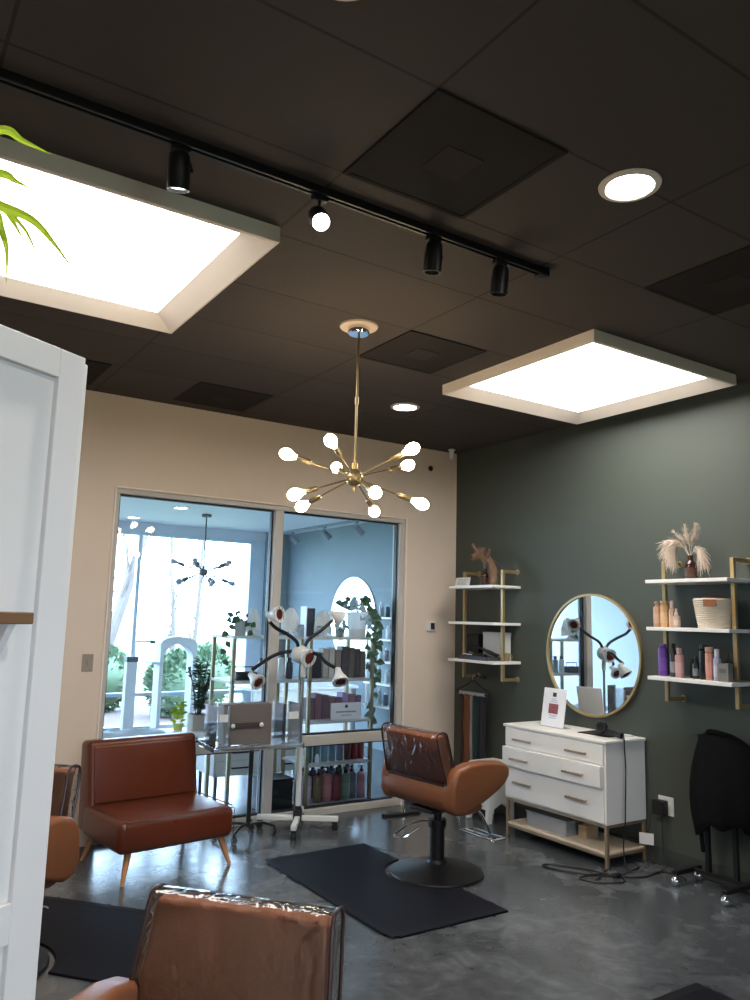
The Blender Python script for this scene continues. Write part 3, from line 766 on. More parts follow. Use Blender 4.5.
# ---- dresser
DX0, DX1, DY0, DY1 = -.40, -.012, -2.022, -1.09
t = thing('dresser', 'white three-drawer dresser on champagne metal legs under the round gold mirror', 'dresser', (-.206, -1.545, 0))
def dp(name, m_, x0, x1, y0, y1, z0, z1, parent=None, bevel=.003):
    return bx(name, m_, parent or t, x0+.206, x1+.206, y0+1.545, y1+1.545, z0, z1, bevel=bevel)
dp('body', WHITE, DX0, DX1, DY0, DY1, .262, .762)
dp('top', WHITE, DX0-.015, DX1, DY0-.012, DY1+.012, .762, .782, bevel=.004)
for z0, z1, out in ((.632, .756, .014), (.492, .626, .045), (.274, .486, .014)):
    d = dp('drawer', WHITE, DX0-out, DX0, DY0+.012, DY1-.012, z0, z1)
    zc = {.632: .684, .492: .552, .274: .386}[z0]
    for y0, y1 in ((-1.375, -1.20), (-1.885, -1.705)):
        b = MB()
        xo = DX0-out+.206
        b.box(xo-.030, xo-.018, y0+1.545, y1+1.545, zc-.007, zc+.007)
        for yy in (y0+.015, y1-.015): b.box(xo-.019, xo, yy+1.545-.005, yy+1.545+.005, zc-.005, zc+.005)
        b.build('handle', CHAMP, d, bevel=.002)
for x in (DX0+.002, DX1-.024):
    for y in (DY0+.002, DY1-.024): dp('leg', CHAMP, x, x+.022, y, y+.022, 0, .262)
b = MB(); o = (.206, 1.545)
for y in (DY0+.002, DY1-.024):
    for z in (.243, .062): b.box(DX0+.024+o[0], DX1-.024+o[0], y+o[1], y+.022+o[1], z, z+.018)
for x in (DX0+.002, DX1-.024):
    for z in (.243, .062): b.box(x+o[0], x+.022+o[0], DY0+.024+o[1], DY1-.024+o[1], z, z+.018)
b.build('rails', CHAMP, t, bevel=.002)
dp('lower_shelf', SHELFW, DX0+.004, DX1-.004, DY0+.006, DY1-.006, .080, .094)
ST = .094
t = thing('storage_bin', 'clear plastic lidded bin on the lower shelf of the dresser', 'plastic bin', (-.21, -1.425, ST))
b = MB(); g = .004
b.box(-.12, .12, -.19, .19, 0, g)
for s in (-1, 1): b.box(-.12 if s < 0 else .12-g, -.12+g if s < 0 else .12, -.19, .19, g, .088); b.box(-.12, .12, -.19 if s < 0 else .19-g, -.19+g if s < 0 else .19, g, .088)
b.box(-.118, .118, -.065, -.061, g, .08); b.box(-.118, .118, .061, .065, g, .08)
b.build('tub', BINP, t)
b = MB(); b.box(-.128, .128, -.198, .198, .088, .100); b.build('lid', BINP, t, bevel=.005)
for k, (y, c) in enumerate(((-.125, (58, 52, 78)), (.0, (74, 70, 84)), (.125, (176, 168, 164)))):
    b = MB()
    for q in range(4): b.tube([(-.06+.035*q, y-.035, .02+.01*(q % 2)), (-.05+.035*q, y, .035), (-.06+.035*q, y+.035, .02)], .013, 8)
    b.build('contents', mat('bin_contents_%d' % k, srgb(*c), .6), t)
t = thing('cardboard_box', 'small tan cardboard box beside the clear bin on the dresser shelf', 'box', (-.20, -1.69, ST))
CARD = mat('tan_cardboard', srgb(186, 164, 132), .8)
b = MB(); b.box(-.06, .06, -.035, .035, 0, .085); b.build('body', CARD, t, bevel=.003)
b = MB(); b.box(-.061, .061, -.004, .004, .0851, .0858); b.build('tape', mat('packing_tape', srgb(206, 190, 160), .3), t)
# on the dresser top
DT = .782
t = thing('sign_holder', 'white upright sign with a small red photo on the dresser top', 'sign', (-.235, -1.395, DT), R_(-93))
M = Matrix.Rotation(R_(-9), 4, 'X')
b = MB(); b.box(-.115, .115, -.004, .004, .004, .275, M); b.build('card', mat('sign_paper', srgb(238, 236, 238), .35, var=.01), t, bevel=.002)
b = MB(); b.box(-.115, .115, -.01, .075, 0, .004); b.build('foot', ACRYL, t)
b = MB(); b.box(-.018, .018, -.0052, -.004, .215, .245, M); b.build('dark_emblem', mat('dark_ink', srgb(52, 40, 48), .5), t)
b = MB(); b.box(-.048, .048, -.0052, -.004, .095, .165, M); b.build('red_picture', mat('red_print', srgb(150, 70, 74), .5, var=.7, scale=45), t)
b = MB()
for z, w in ((.200, .02), (.190, .03), (.178, .04), (.083, .045), (.075, .03), (.064, .04)): b.box(-w, w, -.0050, -.004, z, z+.003, M)
b.build('fine_print', mat('grey_ink', srgb(150, 146, 150), .5), t)
t = thing('pump_bottle', 'small white bottle half behind the upright sign on the dresser', 'bottle', (-.14, -1.235, DT))
b = MB(); b.lathe([(0, 0), (.022, 0), (.024, .005), (.024, .075), (.012, .09), (0, .09)], seg=20); b.build('body', WHITEP, t)
b = MB(); b.lathe([(0, .09), (.010, .09), (.010, .108), (0, .11)], seg=14); b.build('cap', WHITEP, t)
t = thing('heat_mat', 'flat black heat mat on the dresser top under the hair dryer', 'heat mat', (-.17, -1.79, DT), R_(4))
bx('pad', BLACKP, t, -.09, .09, -.13, .13, 0, .006, bevel=.003)
bx('hem', BLACKM, t, -.084, .084, -.124, .124, .006, .0068)
t = thing('hair_dryer', 'black hair dryer hanging over the right edge of the dresser, cord down to the floor', 'hair dryer', (-.235, -1.867, DT+.007))
b = MB(); c0 = Vector((0, .02, .052)); D = Vector((-.72, -.58, .12)).normalized()
b.lathe([(0, -.055), (.026, -.055), (.040, -.045), (.044, -.02), (.043, .02), (.036, .045), (.030, .075), (.026, .075), (.024, .06), (0, .06)], c0, D, 28); b.build('barrel', BLACKP, t)
b = MB(); b.lathe([(0, -.060), (.030, -.058), (.034, -.050), (0, -.050)], c0, D, 24); b.build('rear_grille', STEEL, t)
b = MB(); b.tube(smooth_path([(0, -.02, .035), (-.01, -.075, .030), (-.012, -.12, .022), (-.015, -.165, .018)], 5), [.019]*16, 14); b.build('handle', BLACKP, t)
b = MB(); b.tube(smooth_path([(-.015, -.16, .018), (-.018, -.182, .005), (-.020, -.186, -.05), (-.012, -.186, -.20), (-.022, -.186, -.40), (-.030, -.188, -.52), (-.04, -.180, -.62), (-.06, -.20, -.72), (-.075, -.23, -.782)], 8), .0042, 8); b.build('cord', BLACKP, t)
t = thing('cotton_pads', 'small white folded pad beside the hair dryer on the dresser top', 'pad', (-.10, -1.93, DT))
b = MB(); b.box(-.05, .05, -.04, .03, 0, .008); b.build('lower_pad', WHITEP, t, bevel=.003)
b = MB(); b.box(-.045, .03, -.035, .02, .008, .014); b.build('upper_pad', WHITEP, t, bevel=.003)

# ---- round mirror
t = thing('round_mirror', 'round wall mirror in a thin gold frame above the dresser', 'mirror', (0, -1.583, 1.305))
b = MB(); b.lathe([(0, .008), (.428, .008), (.428, .018), (0, .018)], (0, 0, 0), (-1, 0, 0), 72); b.build('glass', MIRROR, t)
b = MB(); b.lathe([(.424, 0), (.440, 0), (.440, .030), (.424, .030), (.424, 0)], (0, 0, 0), (-1, 0, 0), 72); b.build('frame', GOLD, t)

# ---- wall shelves
SB = (1.190, 1.495, 1.792)            # undersides of the three boards
BT = .022
def wall_shelf(y0, y1, p0, p1, label):
    t = thing('mounted_shelf', label, 'wall shelf', (0, (y0+y1)/2, 0), 0, 'white wall shelves with gold brackets')
    c = (y0+y1)/2
    for z in SB: bx('board', WHITE, t, -.30, -.002, y0-c, y1-c, z, z+BT, bevel=.002)
    for y in (p0, p1):
        b = MB(); y -= c
        b.box(-.175, -.150, y-.0125, y+.0125, 1.055, 1.94); post = b.build('post', GOLD, t, bevel=.002)
        b = MB()
        for z in (1.0665, 1.9285):
            b = MB(); b.box(-.150, 0, y-.0125, y+.0125, z-.0115, z+.0115); b.lathe([(0, 0), (.022, 0), (.022, .005), (0, .006)], (0, y, z), (-1, 0, 0), 18)
            b.build('bracket', GOLD, post)
    return t
wall_shelf(-.838, -.275, -.325, -.80, 'white three-tier wall shelf with gold brackets in the corner by the beige wall')
wall_shelf(-2.853, -2.280, -2.325, -2.805, 'white three-tier wall shelf with gold brackets right of the round mirror')
S1, S2, S3 = [z+BT for z in SB]

def pampas(loc, label, material, plumes, seed, cat='dried grass'):
    rnd = random.Random(seed)
    t = thing('pampas_bunch', label, cat, loc)
    for path, w, droop, nb in plumes:
        P = smooth_path(path, 8); n = len(P)
        b = MB(); b.tube(P, .0016, 5)
        for k in range(nb):
            f = .30+.70*k/nb; i = min(n-2, int(f*(n-1))); p = P[i].lerp(P[i+1], f*(n-1)-i); tg = (P[min(i+1, n-1)]-P[max(i-1, 0)]).normalized()
            a = rnd.uniform(0, 2*PI); o_ = tg.orthogonal().normalized(); o2 = tg.cross(o_)
            side = o_*math.cos(a)+o2*math.sin(a)
            env = math.sin(PI*min(1, (f-.30)/.70*.92+.06))**.6
            d = tg*.9+side*rnd.uniform(.3, .9); Ln = w*env*rnd.uniform(.7, 1.5)
            q = p+d*Ln*.5; r_ = p+d*Ln+Vector((0, 0, -droop*Ln*rnd.uniform(.3, 1.1)))
            b.ribbon([p, q, r_], [.0035, .0045, .0012], side=tg.cross(side))
        b.build('plume', material, t)
    return t
def amber_vase(loc, h, r, label):
    t = thing('amber_vase', label, 'vase', loc)
    b = MB(); b.lathe([(0, 0), (r*.94, 0), (r, .006), (r, h*.58), (r*.9, h*.68), (r*.46, h*.80), (r*.44, h*.94), (r*.52, h*.95), (r*.52, h), (r*.38, h), (r*.36, h*.82), (0, h*.80)], seg=28); b.build('glass_body', AMBER, t)
    b = MB(); b.lathe([(r*1.005, h*.16), (r*1.012, h*.17), (r*1.012, h*.48), (r*1.005, h*.49)], seg=28); b.build('paper_band', mat('brown_band', srgb(70, 42, 28), .4), t)
    return t
VY = -2.512
amber_vase((-.15, VY, S3), .155, .037, 'amber glass bottle vase on the top board of the shelf right of the mirror')
pampas((-.15, VY, S3+.135), 'cream pampas plumes in the amber bottle on the shelf right of the mirror', PAMPAS,
       [([(0, 0, 0), (.0, .03, .07), (-.01, .05, .12), (-.01, .115, .185)], .03, .2, 110),
        ([(0, 0, 0), (.0, .005, .08), (0, .02, .14), (0, .036, .215)], .032, .1, 120),
        ([(0, 0, 0), (.0, -.01, .08), (0, -.028, .14), (0, -.047, .215)], .038, .1, 150),
        ([(0, 0, 0), (-.01, .04, .07), (-.02, .085, .10), (-.02, .125, .09), (-.02, .15, .045)], .065, .7, 380),
        ([(0, 0, 0), (-.01, .03, .06), (-.03, .065, .09), (-.035, .095, .05), (-.035, .108, -.005)], .065, .8, 360),
        ([(0, 0, 0), (-.005, -.02, .04), (-.015, -.055, .055), (-.02, -.085, .02), (-.02, -.10, -.02)], .055, .8, 340)], 4)
amber_vase((-.15, -.565, S3), .145, .034, 'amber glass bottle vase on the corner shelf by the beige wall')
pampas((-.15, -.565, S3+.125), 'tan dried grass bunch in the amber bottle on the corner shelf', PAMPASB,
       [([(0, 0, 0), (0, .03, .09), (0, .08, .15), (0, .155, .235)], .035, .1, 170),
        ([(0, 0, 0), (0, .02, .08), (0, .05, .12), (0, .13, .13)], .05, .3, 170),
        ([(0, 0, 0), (0, .0, .07), (0, .03, .13), (0, .04, .18)], .06, .3, 220),
        ([(0, 0, 0), (0, -.01, .07), (0, -.03, .13), (0, -.055, .175)], .03, .1, 100),
        ([(0, 0, 0), (-.01, -.03, .08), (-.02, -.08, .09), (-.02, -.12, .03), (-.02, -.125, -.06)], .06, 1.2, 300)], 9)

# ---- bottles: body + cap (pump, trigger, disc cap, dropper)
def bottle(loc, r, h, col, label, cap='cap', capcol=(30, 30, 32), group=None, rough=.3, cat='bottle', shoulder=.82, labelcol=None, name='bottle', glassy=False):
    t = thing(name, label, cat, loc, random.uniform(0, .6), group)
    key = 'bottle_%d_%d_%d' % col
    m_ = mat(key, srgb(*col), rough, var=.05)
    hs = h*shoulder
    b = MB(); b.lathe([(0, 0), (r*.93, 0), (r, .004), (r, hs*.90), (r*.92, hs*.95), (r*.5, hs), (r*.40, hs+.004), (0, hs+.004)], seg=22); b.build('body', m_, t)
    ck = mat('cap_%d_%d_%d' % capcol, srgb(*capcol), .35, var=.04)
    b = MB()
    if cap == 'cap': b.lathe([(0, hs), (r*.62, hs), (r*.62, h-.003), (r*.55, h), (0, h)], seg=20)
    elif cap == 'flat': b.lathe([(0, hs), (r*1.0, hs), (r*1.0, h-.003), (r*.95, h), (0, h)], seg=20)
    elif cap == 'pump':
        b.lathe([(0, hs), (r*.45, hs), (r*.45, hs+.018), (r*.18, hs+.022), (r*.16, h-.012), (r*.30, h-.012), (r*.30, h), (0, h)], seg=16)
        b.tube([(0, 0, h-.006), (-r*.9, 0, h-.006), (-r*1.1, 0, h-.014)], .0045, 8)
    elif cap == 'trigger':
        b.lathe([(0, hs), (r*.5, hs), (r*.5, hs+.015), (r*.3, hs+.02), (r*.3, h-.03), (0, h-.03)], seg=16)
        b.box(-r*1.5, r*1.0, -.011, .011, h-.032, h); b.tube([(-r*1.0, 0, h-.03), (-r*.9, 0, h-.055), (-r*1.2, 0, h-.075)], .004, 6)
    elif cap == 'dropper':
        b.lathe([(0, hs), (r*.5, hs), (r*.5, hs+.02), (r*.28, hs+.024), (r*.28, h-.006), (r*.12, h), (0, h)], seg=16)
    b.build('cap' if cap in ('cap', 'flat') else {'pump': 'pump', 'trigger': 'trigger_head', 'dropper': 'dropper'}[cap], ck, t)
    if labelcol:
        b = MB(); b.lathe([(r*1.004, hs*.18), (r*1.012, hs*.19), (r*1.012, hs*.62), (r*1.004, hs*.63)], seg=22)
        b.build('label_band', mat('band_%d_%d_%d' % labelcol, srgb(*labelcol), .45, var=.12, scale=50), t)
    return t
G2 = 'peach toiletries on the middle board'
bottle((-.17, -2.268, S2), .024, .165, (206, 160, 128), 'peach pump bottle, first from the left on the middle shelf board', 'pump', (196, 164, 136), G2, labelcol=(214, 176, 148))
bottle((-.17, -2.325, S2), .027, .168, (222, 176, 122), 'golden peach tube with flat top, second on the middle shelf board', 'flat', (214, 182, 140), G2, shoulder=.9, labelcol=(228, 190, 140))
bottle((-.17, -2.380, S2), .020, .168, (222, 184, 156), 'slim pale peach bottle, third on the middle shelf board', 'cap', (230, 208, 190), G2, shoulder=.72)
bottle((-.19, -2.425, S2), .023, .120, (206, 176, 156), 'short peach dropper bottle, last of the four before the basket', 'dropper', (226, 206, 190), G2, shoulder=.62, labelcol=(220, 194, 176))
G1 = 'toiletries on the bottom board'
bottle((-.12, -2.285, S1), .022, .14, (40, 40, 46), 'small black bottle behind the purple can on the bottom shelf board', 'cap', (24, 24, 26), G1)
bottle((-.185, -2.315, S1), .030, .200, (104, 58, 150), 'tall purple can on the bottom shelf board', 'cap', (116, 66, 166), G1, shoulder=.92, labelcol=(118, 74, 168), name='spray_can', cat='spray can')
bottle((-.185, -2.395, S1), .026, .205, (54, 48, 54), 'dark spray bottle with black trigger head right of the purple can', 'trigger', (18, 18, 20), G1, shoulder=.72, labelcol=(150, 146, 152))
bottle((-.21, -2.452, S1), .026, .180, (198, 150, 146), 'dusty pink bottle right of the dark spray bottle on the bottom board', 'cap', (206, 168, 162), G1, shoulder=.80, labelcol=(206, 164, 160))
bottle((-.15, -2.505, S1), .020, .115, (34, 32, 34), 'short black bottle in the middle of the bottom shelf board', 'cap', (24, 24, 26), G1)
bottle((-.20, -2.560, S1), .021, .140, (22, 22, 24), 'black bottle with a pale label, left of the tall black bottle', 'dropper', (20, 20, 22), G1, labelcol=(120, 124, 130), shoulder=.7)
bottle((-.20, -2.612, S1), .027, .205, (20, 20, 22), 'tall all-black bottle on the bottom shelf board', 'flat', (16, 16, 18), G1, shoulder=.88)
bottle((-.215, -2.662, S1), .024, .195, (206, 142, 120), 'tall coral bottle right of the tall black bottle', 'flat', (204, 160, 128), G1, shoulder=.86, labelcol=(214, 150, 134))
bottle((-.22, -2.715, S1), .022, .185, (172, 170, 198), 'pale lilac bottle on the bottom shelf board', 'cap', (206, 206, 214), G1, shoulder=.74, labelcol=(196, 196, 214))
bottle((-.17, -2.755, S1), .020, .165, (26, 26, 30), 'black dropper bottle behind the small grey box', 'dropper', (16, 16, 18), G1, shoulder=.6)
t = thing('product_box', 'small grey box at the right end of the bottom shelf board', 'box', (-.235, -2.775, S1), 0, G1)
bx('carton', mat('grey_carton', srgb(116, 114, 108), .6), t, -.025, .025, -.035, .035, 0, .105, bevel=.002)
bx('front_print', mat('grey_ink_dark', srgb(86, 84, 80), .5), t, -.0258, -.025, -.022, .022, .05, .075)
# woven basket
t = thing('rope_basket', 'cream rope basket with a brown leather tag on the middle shelf board', 'basket', (-.16, -2.672, S2))
b = MB(); pr = [(0, 0), (.092, 0)]
for k in range(14):
    z = .006+.0125*k; r = .095+.025*(k/13.0)
    pr += [(r, z-.005), (r+.004, z), (r, z+.005)]
pr += [(.116, .180), (.110, .176), (.088, .012), (0, .010)]
b.lathe(pr, seg=40); b.build('woven_body', mat('cream_rope', srgb(222, 208, 190), .85, var=.12, scale=60), t)
b = MB(); b.prism([(-.038, .130), (.038, .130), (.038, .172), (-.038, .172)], 'x', -.129, -.122, Matrix.Rotation(R_(22), 4, 'Z')); b.build('leather_tag', mat('tan_tag', srgb(166, 108, 70), .5), t, bevel=.002)
b = MB(); b.sphere((0, .0, .165), .088, 24, 10, (1, 1, .42)); b.build('lining', mat('brown_lining', srgb(116, 86, 70), .9, var=.2, scale=25, bump=.4), t)

# items on the corner shelf
t = thing('price_card', 'small white printed card standing on the top board of the corner shelf', 'card', (-.19, -.318, S3), R_(-85))
M = Matrix.Rotation(R_(-12), 4, 'X')
b = MB(); b.box(-.085, .085, -.002, .002, 0, .078, M); b.build('card', WHITEP, t)
b = MB()
for k in range(5): b.box(-.06, .06-.02*(k % 2), -.003, -.002, .014+.011*k, .018+.011*k, M)
b.build('fine_print', mat('grey_ink', srgb(150, 146, 150), .5), t)
b = MB(); b.box(-.02, .02, 0, .03, 0, .003); b.build('foot', WHITEP, t)
t = thing('black_carton', 'upright black box at the left end of the corner shelf bottom board', 'box', (-.075, -.375, S1))
bx('box', BLACKP, t, -.05, .05, -.085, .085, 0, .19, bevel=.002); bx('lid', BLACKM, t, -.052, .052, -.087, .087, .19, .205, bevel=.002)
t = thing('white_carton', 'white box behind the styling tools on the corner shelf', 'box', (-.065, -.62, S1))
bx('box', WHITEP, t, -.04, .04, -.125, .125, 0, .20, bevel=.002); bx('lid', WHITEP, t, -.042, .042, -.127, .127, .20, .225, bevel=.002)
t = thing('tool_tray', 'shallow dark tray under the styling tools on the corner shelf', 'tray', (-.205, -.57, S1))
b = MB(); b.box(-.08, .08, -.18, .18, 0, .006); b.box(-.08, -.074, -.18, .18, .006, .03); b.box(.074, .08, -.18, .18, .006, .03); b.box(-.074, .074, -.18, -.174, .006, .03); b.box(-.074, .074, .174, .18, .006, .03); b.build('pan', mat('dark_grey_tray', srgb(62, 62, 70), .4), t)
b = MB(); b.box(-.06, .06, -.165, .165, .006, .009); b.build('liner', BLACKP, t)
def styling_iron(loc, rz, tilt, label, lm):
    t = thing('styling_iron', label, 'styling iron', loc, rz, 'styling irons on the corner shelf')
    t.rotation_euler = (0, tilt, rz)
    b = MB(); b.tube([(-.12, 0, 0), (-.05, 0, 0.004), (.02, 0, .006)], [.013, .015, .011], 12); b.build('handle', BLACKP, t)
    b = MB(); b.cyl((.02, 0, .006), (.13, 0, .012), .009, .008, 12); b.build('barrel', lm, t)
    b = MB(); b.tube(smooth_path([(-.12, 0, 0), (-.145, .01, .012), (-.13, .04, .02), (-.06, .045, .012), (0, .03, .016), (.02, -.02, .02)], 6), .0035, 6); b.build('cord', BLACKP, t)
styling_iron((-.165, -.49, S1+.034), R_(80), R_(-3), 'black styling iron lying left in the tool tray on the corner shelf', STEEL)
styling_iron((-.20, -.63, S1+.075), R_(105), R_(-16), 'black styling iron propped up at the right of the tool tray', BLACKM)
styling_iron((-.25, -.56, S1+.030), R_(95), R_(0), 'black styling iron with bright barrel at the front of the tool tray', CHROME)
t = thing('gold_cup', 'small gold cup at the right end of the corner shelf bottom board', 'cup', (-.13, -.795+.07, S1), R_(-60))
t.location = (-.10, -.772, S1)
b = MB(); b.lathe([(0, 0), (.024, 0), (.027, .004), (.028, .062), (.025, .062), (.024, .008), (0, .008)], seg=24); b.build('bowl', GOLD, t)
b = MB(); b.tube(smooth_path([(.026, 0, .05), (.045, 0, .048), (.050, 0, .03), (.040, 0, .014), (.026, 0, .012)], 5), .004, 8); b.build('handle', GOLD, t)

# ---- hanger with fabric lengths under the corner shelf
t = thing('clothes_hanger', 'black hanger with a pale clip bar on the green wall under the corner shelf', 'hanger', (-.13, -.40, .93))
b = MB(); b.tube(smooth_path([(0, -.20, -.005), (0, -.19, .02), (0, -.10, .055), (0, 0, .10), (0, .10, .055), (0, .19, .02), (0, .20, -.005)], 5), .008, 8); b.tube([(0, -.20, -.004), (0, .20, -.004)], .006, 8); b.build('frame', BLACKP, t)
b = MB(); b.tube(smooth_path([(0, 0, .10), (0, 0, .13), (.03, 0, .155), (.05, 0, .14), (.05, 0, .12)], 6), .0035, 8); b.build('hook', CHROME, t)
b = MB(); b.box(-.008, .008, -.15, .17, -.022, .006); b.build('clip_bar', mat('frosted_bar', srgb(176, 170, 168), .4, var=.2, scale=60), t, bevel=.002)
t2 = thing('wall_hook', 'small dark hook on the green wall holding the hanger', 'hook', (0, -.40, 1.055))
b = MB(); b.lathe([(0, 0), (.018, 0), (.018, .005), (0, .006)], (0, 0, 0), (-1, 0, 0), 16); b.build('plate', BLACKM, t2)
b = MB(); b.tube(smooth_path([(0, 0, 0), (-.05, 0, .002), (-.085, 0, .008), (-.10, 0, .022)], 5), .004, 8); b.build('peg', BLACKM, t2)
def strip(y, w, col, label, ln=.62, x=-.13):
    t = thing('fabric_length', label, 'fabric', (x, y, .908), 0, 'fabric lengths hanging from the hanger')
    b = MB(); n = 14; vs = []; fs = []
    for j in range(n+1):
        z = -ln*j/n
        for k in range(7):
            q = -1+2*k/6
            vs.append((.012*math.sin(q*5+y*40)+.004*math.sin(j*.9+k), q*w*.5*(1+.06*math.sin(j*.5)), z))
    for j in range(n):
        for k in range(6): fs.append((j*7+k, j*7+k+1, (j+1)*7+k+1, (j+1)*7+k))
    b._add(vs, fs); o = b.build('drop', mat('fabric_%d_%d_%d' % col, srgb(*col), .7, var=.25, scale=18, stretch=(3, 3, .4)), t)
    md = o.modifiers.new('thick', 'SOLIDIFY'); md.thickness = .006
    b = MB(); b.box(-.010, .010, -w*.4, w*.4, -.004, .006); b.build('clip', BLACKP, t)
strip(-.266, .05, (58, 34, 24), 'dark brown fabric length, leftmost on the hanger under the corner shelf')
strip(-.335, .075, (112, 66, 36), 'rust orange fabric length, second on the hanger under the corner shelf', .66)
strip(-.390, .020, (140, 134, 132), 'narrow pale fabric strip in the middle of the hanger')
strip(-.440, .065, (24, 50, 50), 'dark teal fabric length on the hanger under the corner shelf', .66)
strip(-.515, .075, (30, 27, 38), 'dark plum fabric length, rightmost on the hanger under the corner shelf', .6)

# ---- white plastic step stool left of the dresser
t = thing('step_stool', 'white plastic step stool between the dresser and the brown salon chair', 'step stool', (-.20, -.705, 0))
b = MB(); pr = arc((.0, .385), .055, PI, PI/2, 5)
b.prism([(-.15, .33), (-.145, .385), (-.12, .425), (-.08, .438), (.10, .438), (.13, .42), (.135, .33)], 'x', -.14, .14); b.build('top_step', WHITEP, t, bevel=.02, seg=3)
for y in (-.13, .10):
    b = MB(); b.prism([(-.15, 0), (-.10, 0), (-.085, .10), (0, .14), (.07, .10), (.08, 0), (.13, 0), (.13, .34), (-.13, .34)], 'y', y, y+.03); b.build('side_panel', WHITEP, t, bevel=.006)
b = MB(); b.box(-.145, -.04, -.10, .10, .165, .185); b.box(-.145, -.125, -.10, .10, .10, .165); b.build('lower_step', WHITEP, t, bevel=.006)

# ---- low black foot by the partition
t = thing('floor_stand', 'low black bar foot with a chrome post on the floor by the glass partition', 'stand', (-.755, -.28, 0), R_(-3))
b = MB(); b.box(-.165, .165, -.03, .03, 0, .022); b.build('foot', BLACKM, t, bevel=.006)
b = MB(); b.cyl((0.02, 0, .022), (.02, 0, .34), .010, seg=14); b.lathe([(0, .022), (.022, .022), (.016, .04), (0, .04)], (.02, 0, 0), seg=16); b.build('post', CHROME, t)
b = MB(); b.lathe([(0, .34), (.05, .34), (.055, .346), (.05, .356), (0, .356)], (.02, 0, 0), seg=20); b.build('cap', BLACKP, t)

# ---- socket, adapter, cords by the dresser
t = thing('wall_outlet', 'white double wall outlet on the green wall right of the dresser', 'outlet', (0, -2.172, .375))
bx('plate', WHITEP, t, -.008, 0, -.058, .058, -.058, .058, bevel=.003); bx('sockets', WHITEP, t, -.011, -.008, -.045, .045, -.02, .02, bevel=.002)
t = thing('plug_adapter', 'black power adapter plugged into the outlet right of the dresser', 'adapter', (-.012, -2.152, .365))
bx('block', BLACKP, t, -.06, 0, -.042, .045, -.045, .045, bevel=.006); b = MB(); b.tube(smooth_path([(-.03, -.01, -.045), (-.04, -.02, -.12), (-.05, -.03, -.25), (-.08, -.05, -.345), (-.16, -.08, -.358)], 6), .004, 8); b.build('cord', BLACKP, t)
t = thing('cord_tag', 'small white tag hanging on a cord between dresser and outlet', 'tag', (-.085, -2.075, .165), R_(-60))
bx('card', WHITEP, t, -.045, .045, -.003, .003, -.04, .03, bevel=.001)
b = MB(); b.tube(smooth_path([(.0, .0, .03), (.02, .01, .07), (.03, .03, .16)], 4), .003, 6); b.build('string', BLACKP, t)
b = MB(); b.tube(smooth_path([(.02, .004, .02), (.028, .008, -.06), (.02, .01, -.13), (.04, .02, -.157)], 5), .003, 6); b.build('tail', BLACKP, t)
t = thing('power_cord', 'tangled black power cord on the floor in front of the dresser', 'cord', (-.50, -2.04, .005))
b = MB(); b.tube(smooth_path([(.08, .0, .004), (-.05, -.02, 0), (-.16, .10, 0), (-.22, .26, 0), (-.15, .27, 0), (-.05, .14, 0), (.0, .0, .003), (.05, -.12, 0), (-.02, -.2, 0), (-.16, -.12, 0), (-.2, -.02, .0), (-.1, -.03, .005), (.02, -.09, .006), (.10, -.16, .0), (.2, -.2, 0), (.36, -.18, 0), (.40, -.26, 0), (.36, -.36, 0)], 8), .0048, 8); b.build('cable', BLACKP, t)
b = MB(); b.tube(smooth_path([(-.15, -.10, .0), (-.05, -.07, .004), (.05, -.12, .008), (.12, -.10, .0), (.22, -.08, 0), (.32, -.05, 0)], 8), .0042, 8); b.build('second_cable', BLACKP, t)
bx('inline_plug', BLACKP, t, .0, .055, -.13, -.10, -.004, .02, bevel=.005)

# ---- rolling rack with black capes at the right edge
t = thing('rolling_rack', 'black rolling rack with bright casters at the right edge by the green wall', 'rack', (-.17, -2.60, 0))
RK = BLACKM
for y0, x0, x1 in ((2.60-2.43, -.125, .125), (2.60-2.785, -.175, .13)):
    b = MB(); b.box(x0, x1, y0-.018, y0+.018, .062, .088); b.build('foot', RK, t, bevel=.004)
    for x in (x0+.015, x1-.015):
        b = MB(); b.sphere((x, y0, .028), .028, 18, 12); b.cyl((x, y0, .05), (x, y0, .064), .010, seg=10); b.build('caster', CHROME, t, label='bright chrome ball caster')
b = MB(); b.box(.04, .07, -.185, .17, .066, .084); b.build('crossbar', RK, t, bevel=.003)
for y in (.06, -.12):
    b = MB(); b.box(.04, .068, y-.014, y+.014, .084, .87); b.build('upright', RK, t, bevel=.003)
b = MB(); b.tube([(.054, .10, .865), (.054, -.17, .865)], .013, 10); b.build('top_bar', RK, t)
t = thing('black_cape', 'black cloth cape draped over the rolling rack at the right edge', 'cape', (-.12, -2.672, -.03))
b = MB(); n = 18; mseg = 40; vs = []; fs = []
prof = [(.935, .035, .03), (.928, .075, .05), (.905, .130, .075), (.87, .165, .09), (.80, .190, .10), (.72, .208, .115), (.64, .218, .12), (.57, .218, .125), (.49, .208, .125), (.43, .19, .12), (.385, .175, .118)]
for j, (z, ry, rx) in enumerate(prof):
    f = j/len(prof)
    for k in range(mseg):
        a = 2*PI*k/mseg
        fold = 1+f*(.07*math.sin(6*a+1)+.05*math.sin(11*a+2.2))
        zz = z+(f**3)*(.05*math.sin(2*a+.6)+.03*math.sin(5*a))
        yy = ry*fold*math.sin(a)+(.025 if z > .90 else 0); xx = rx*fold*math.cos(a)
        vs.append((xx, yy, zz))
for j in range(len(prof)-1):
    for k in range(mseg): fs.append((j*mseg+k, j*mseg+(k+1) % mseg, (j+1)*mseg+(k+1) % mseg, (j+1)*mseg+k))
fs.append(tuple(range(mseg)))
b._add(vs, fs); o = b.build('cloth', BLACKC, t); md = o.modifiers.new('thick', 'SOLIDIFY'); md.thickness = .006
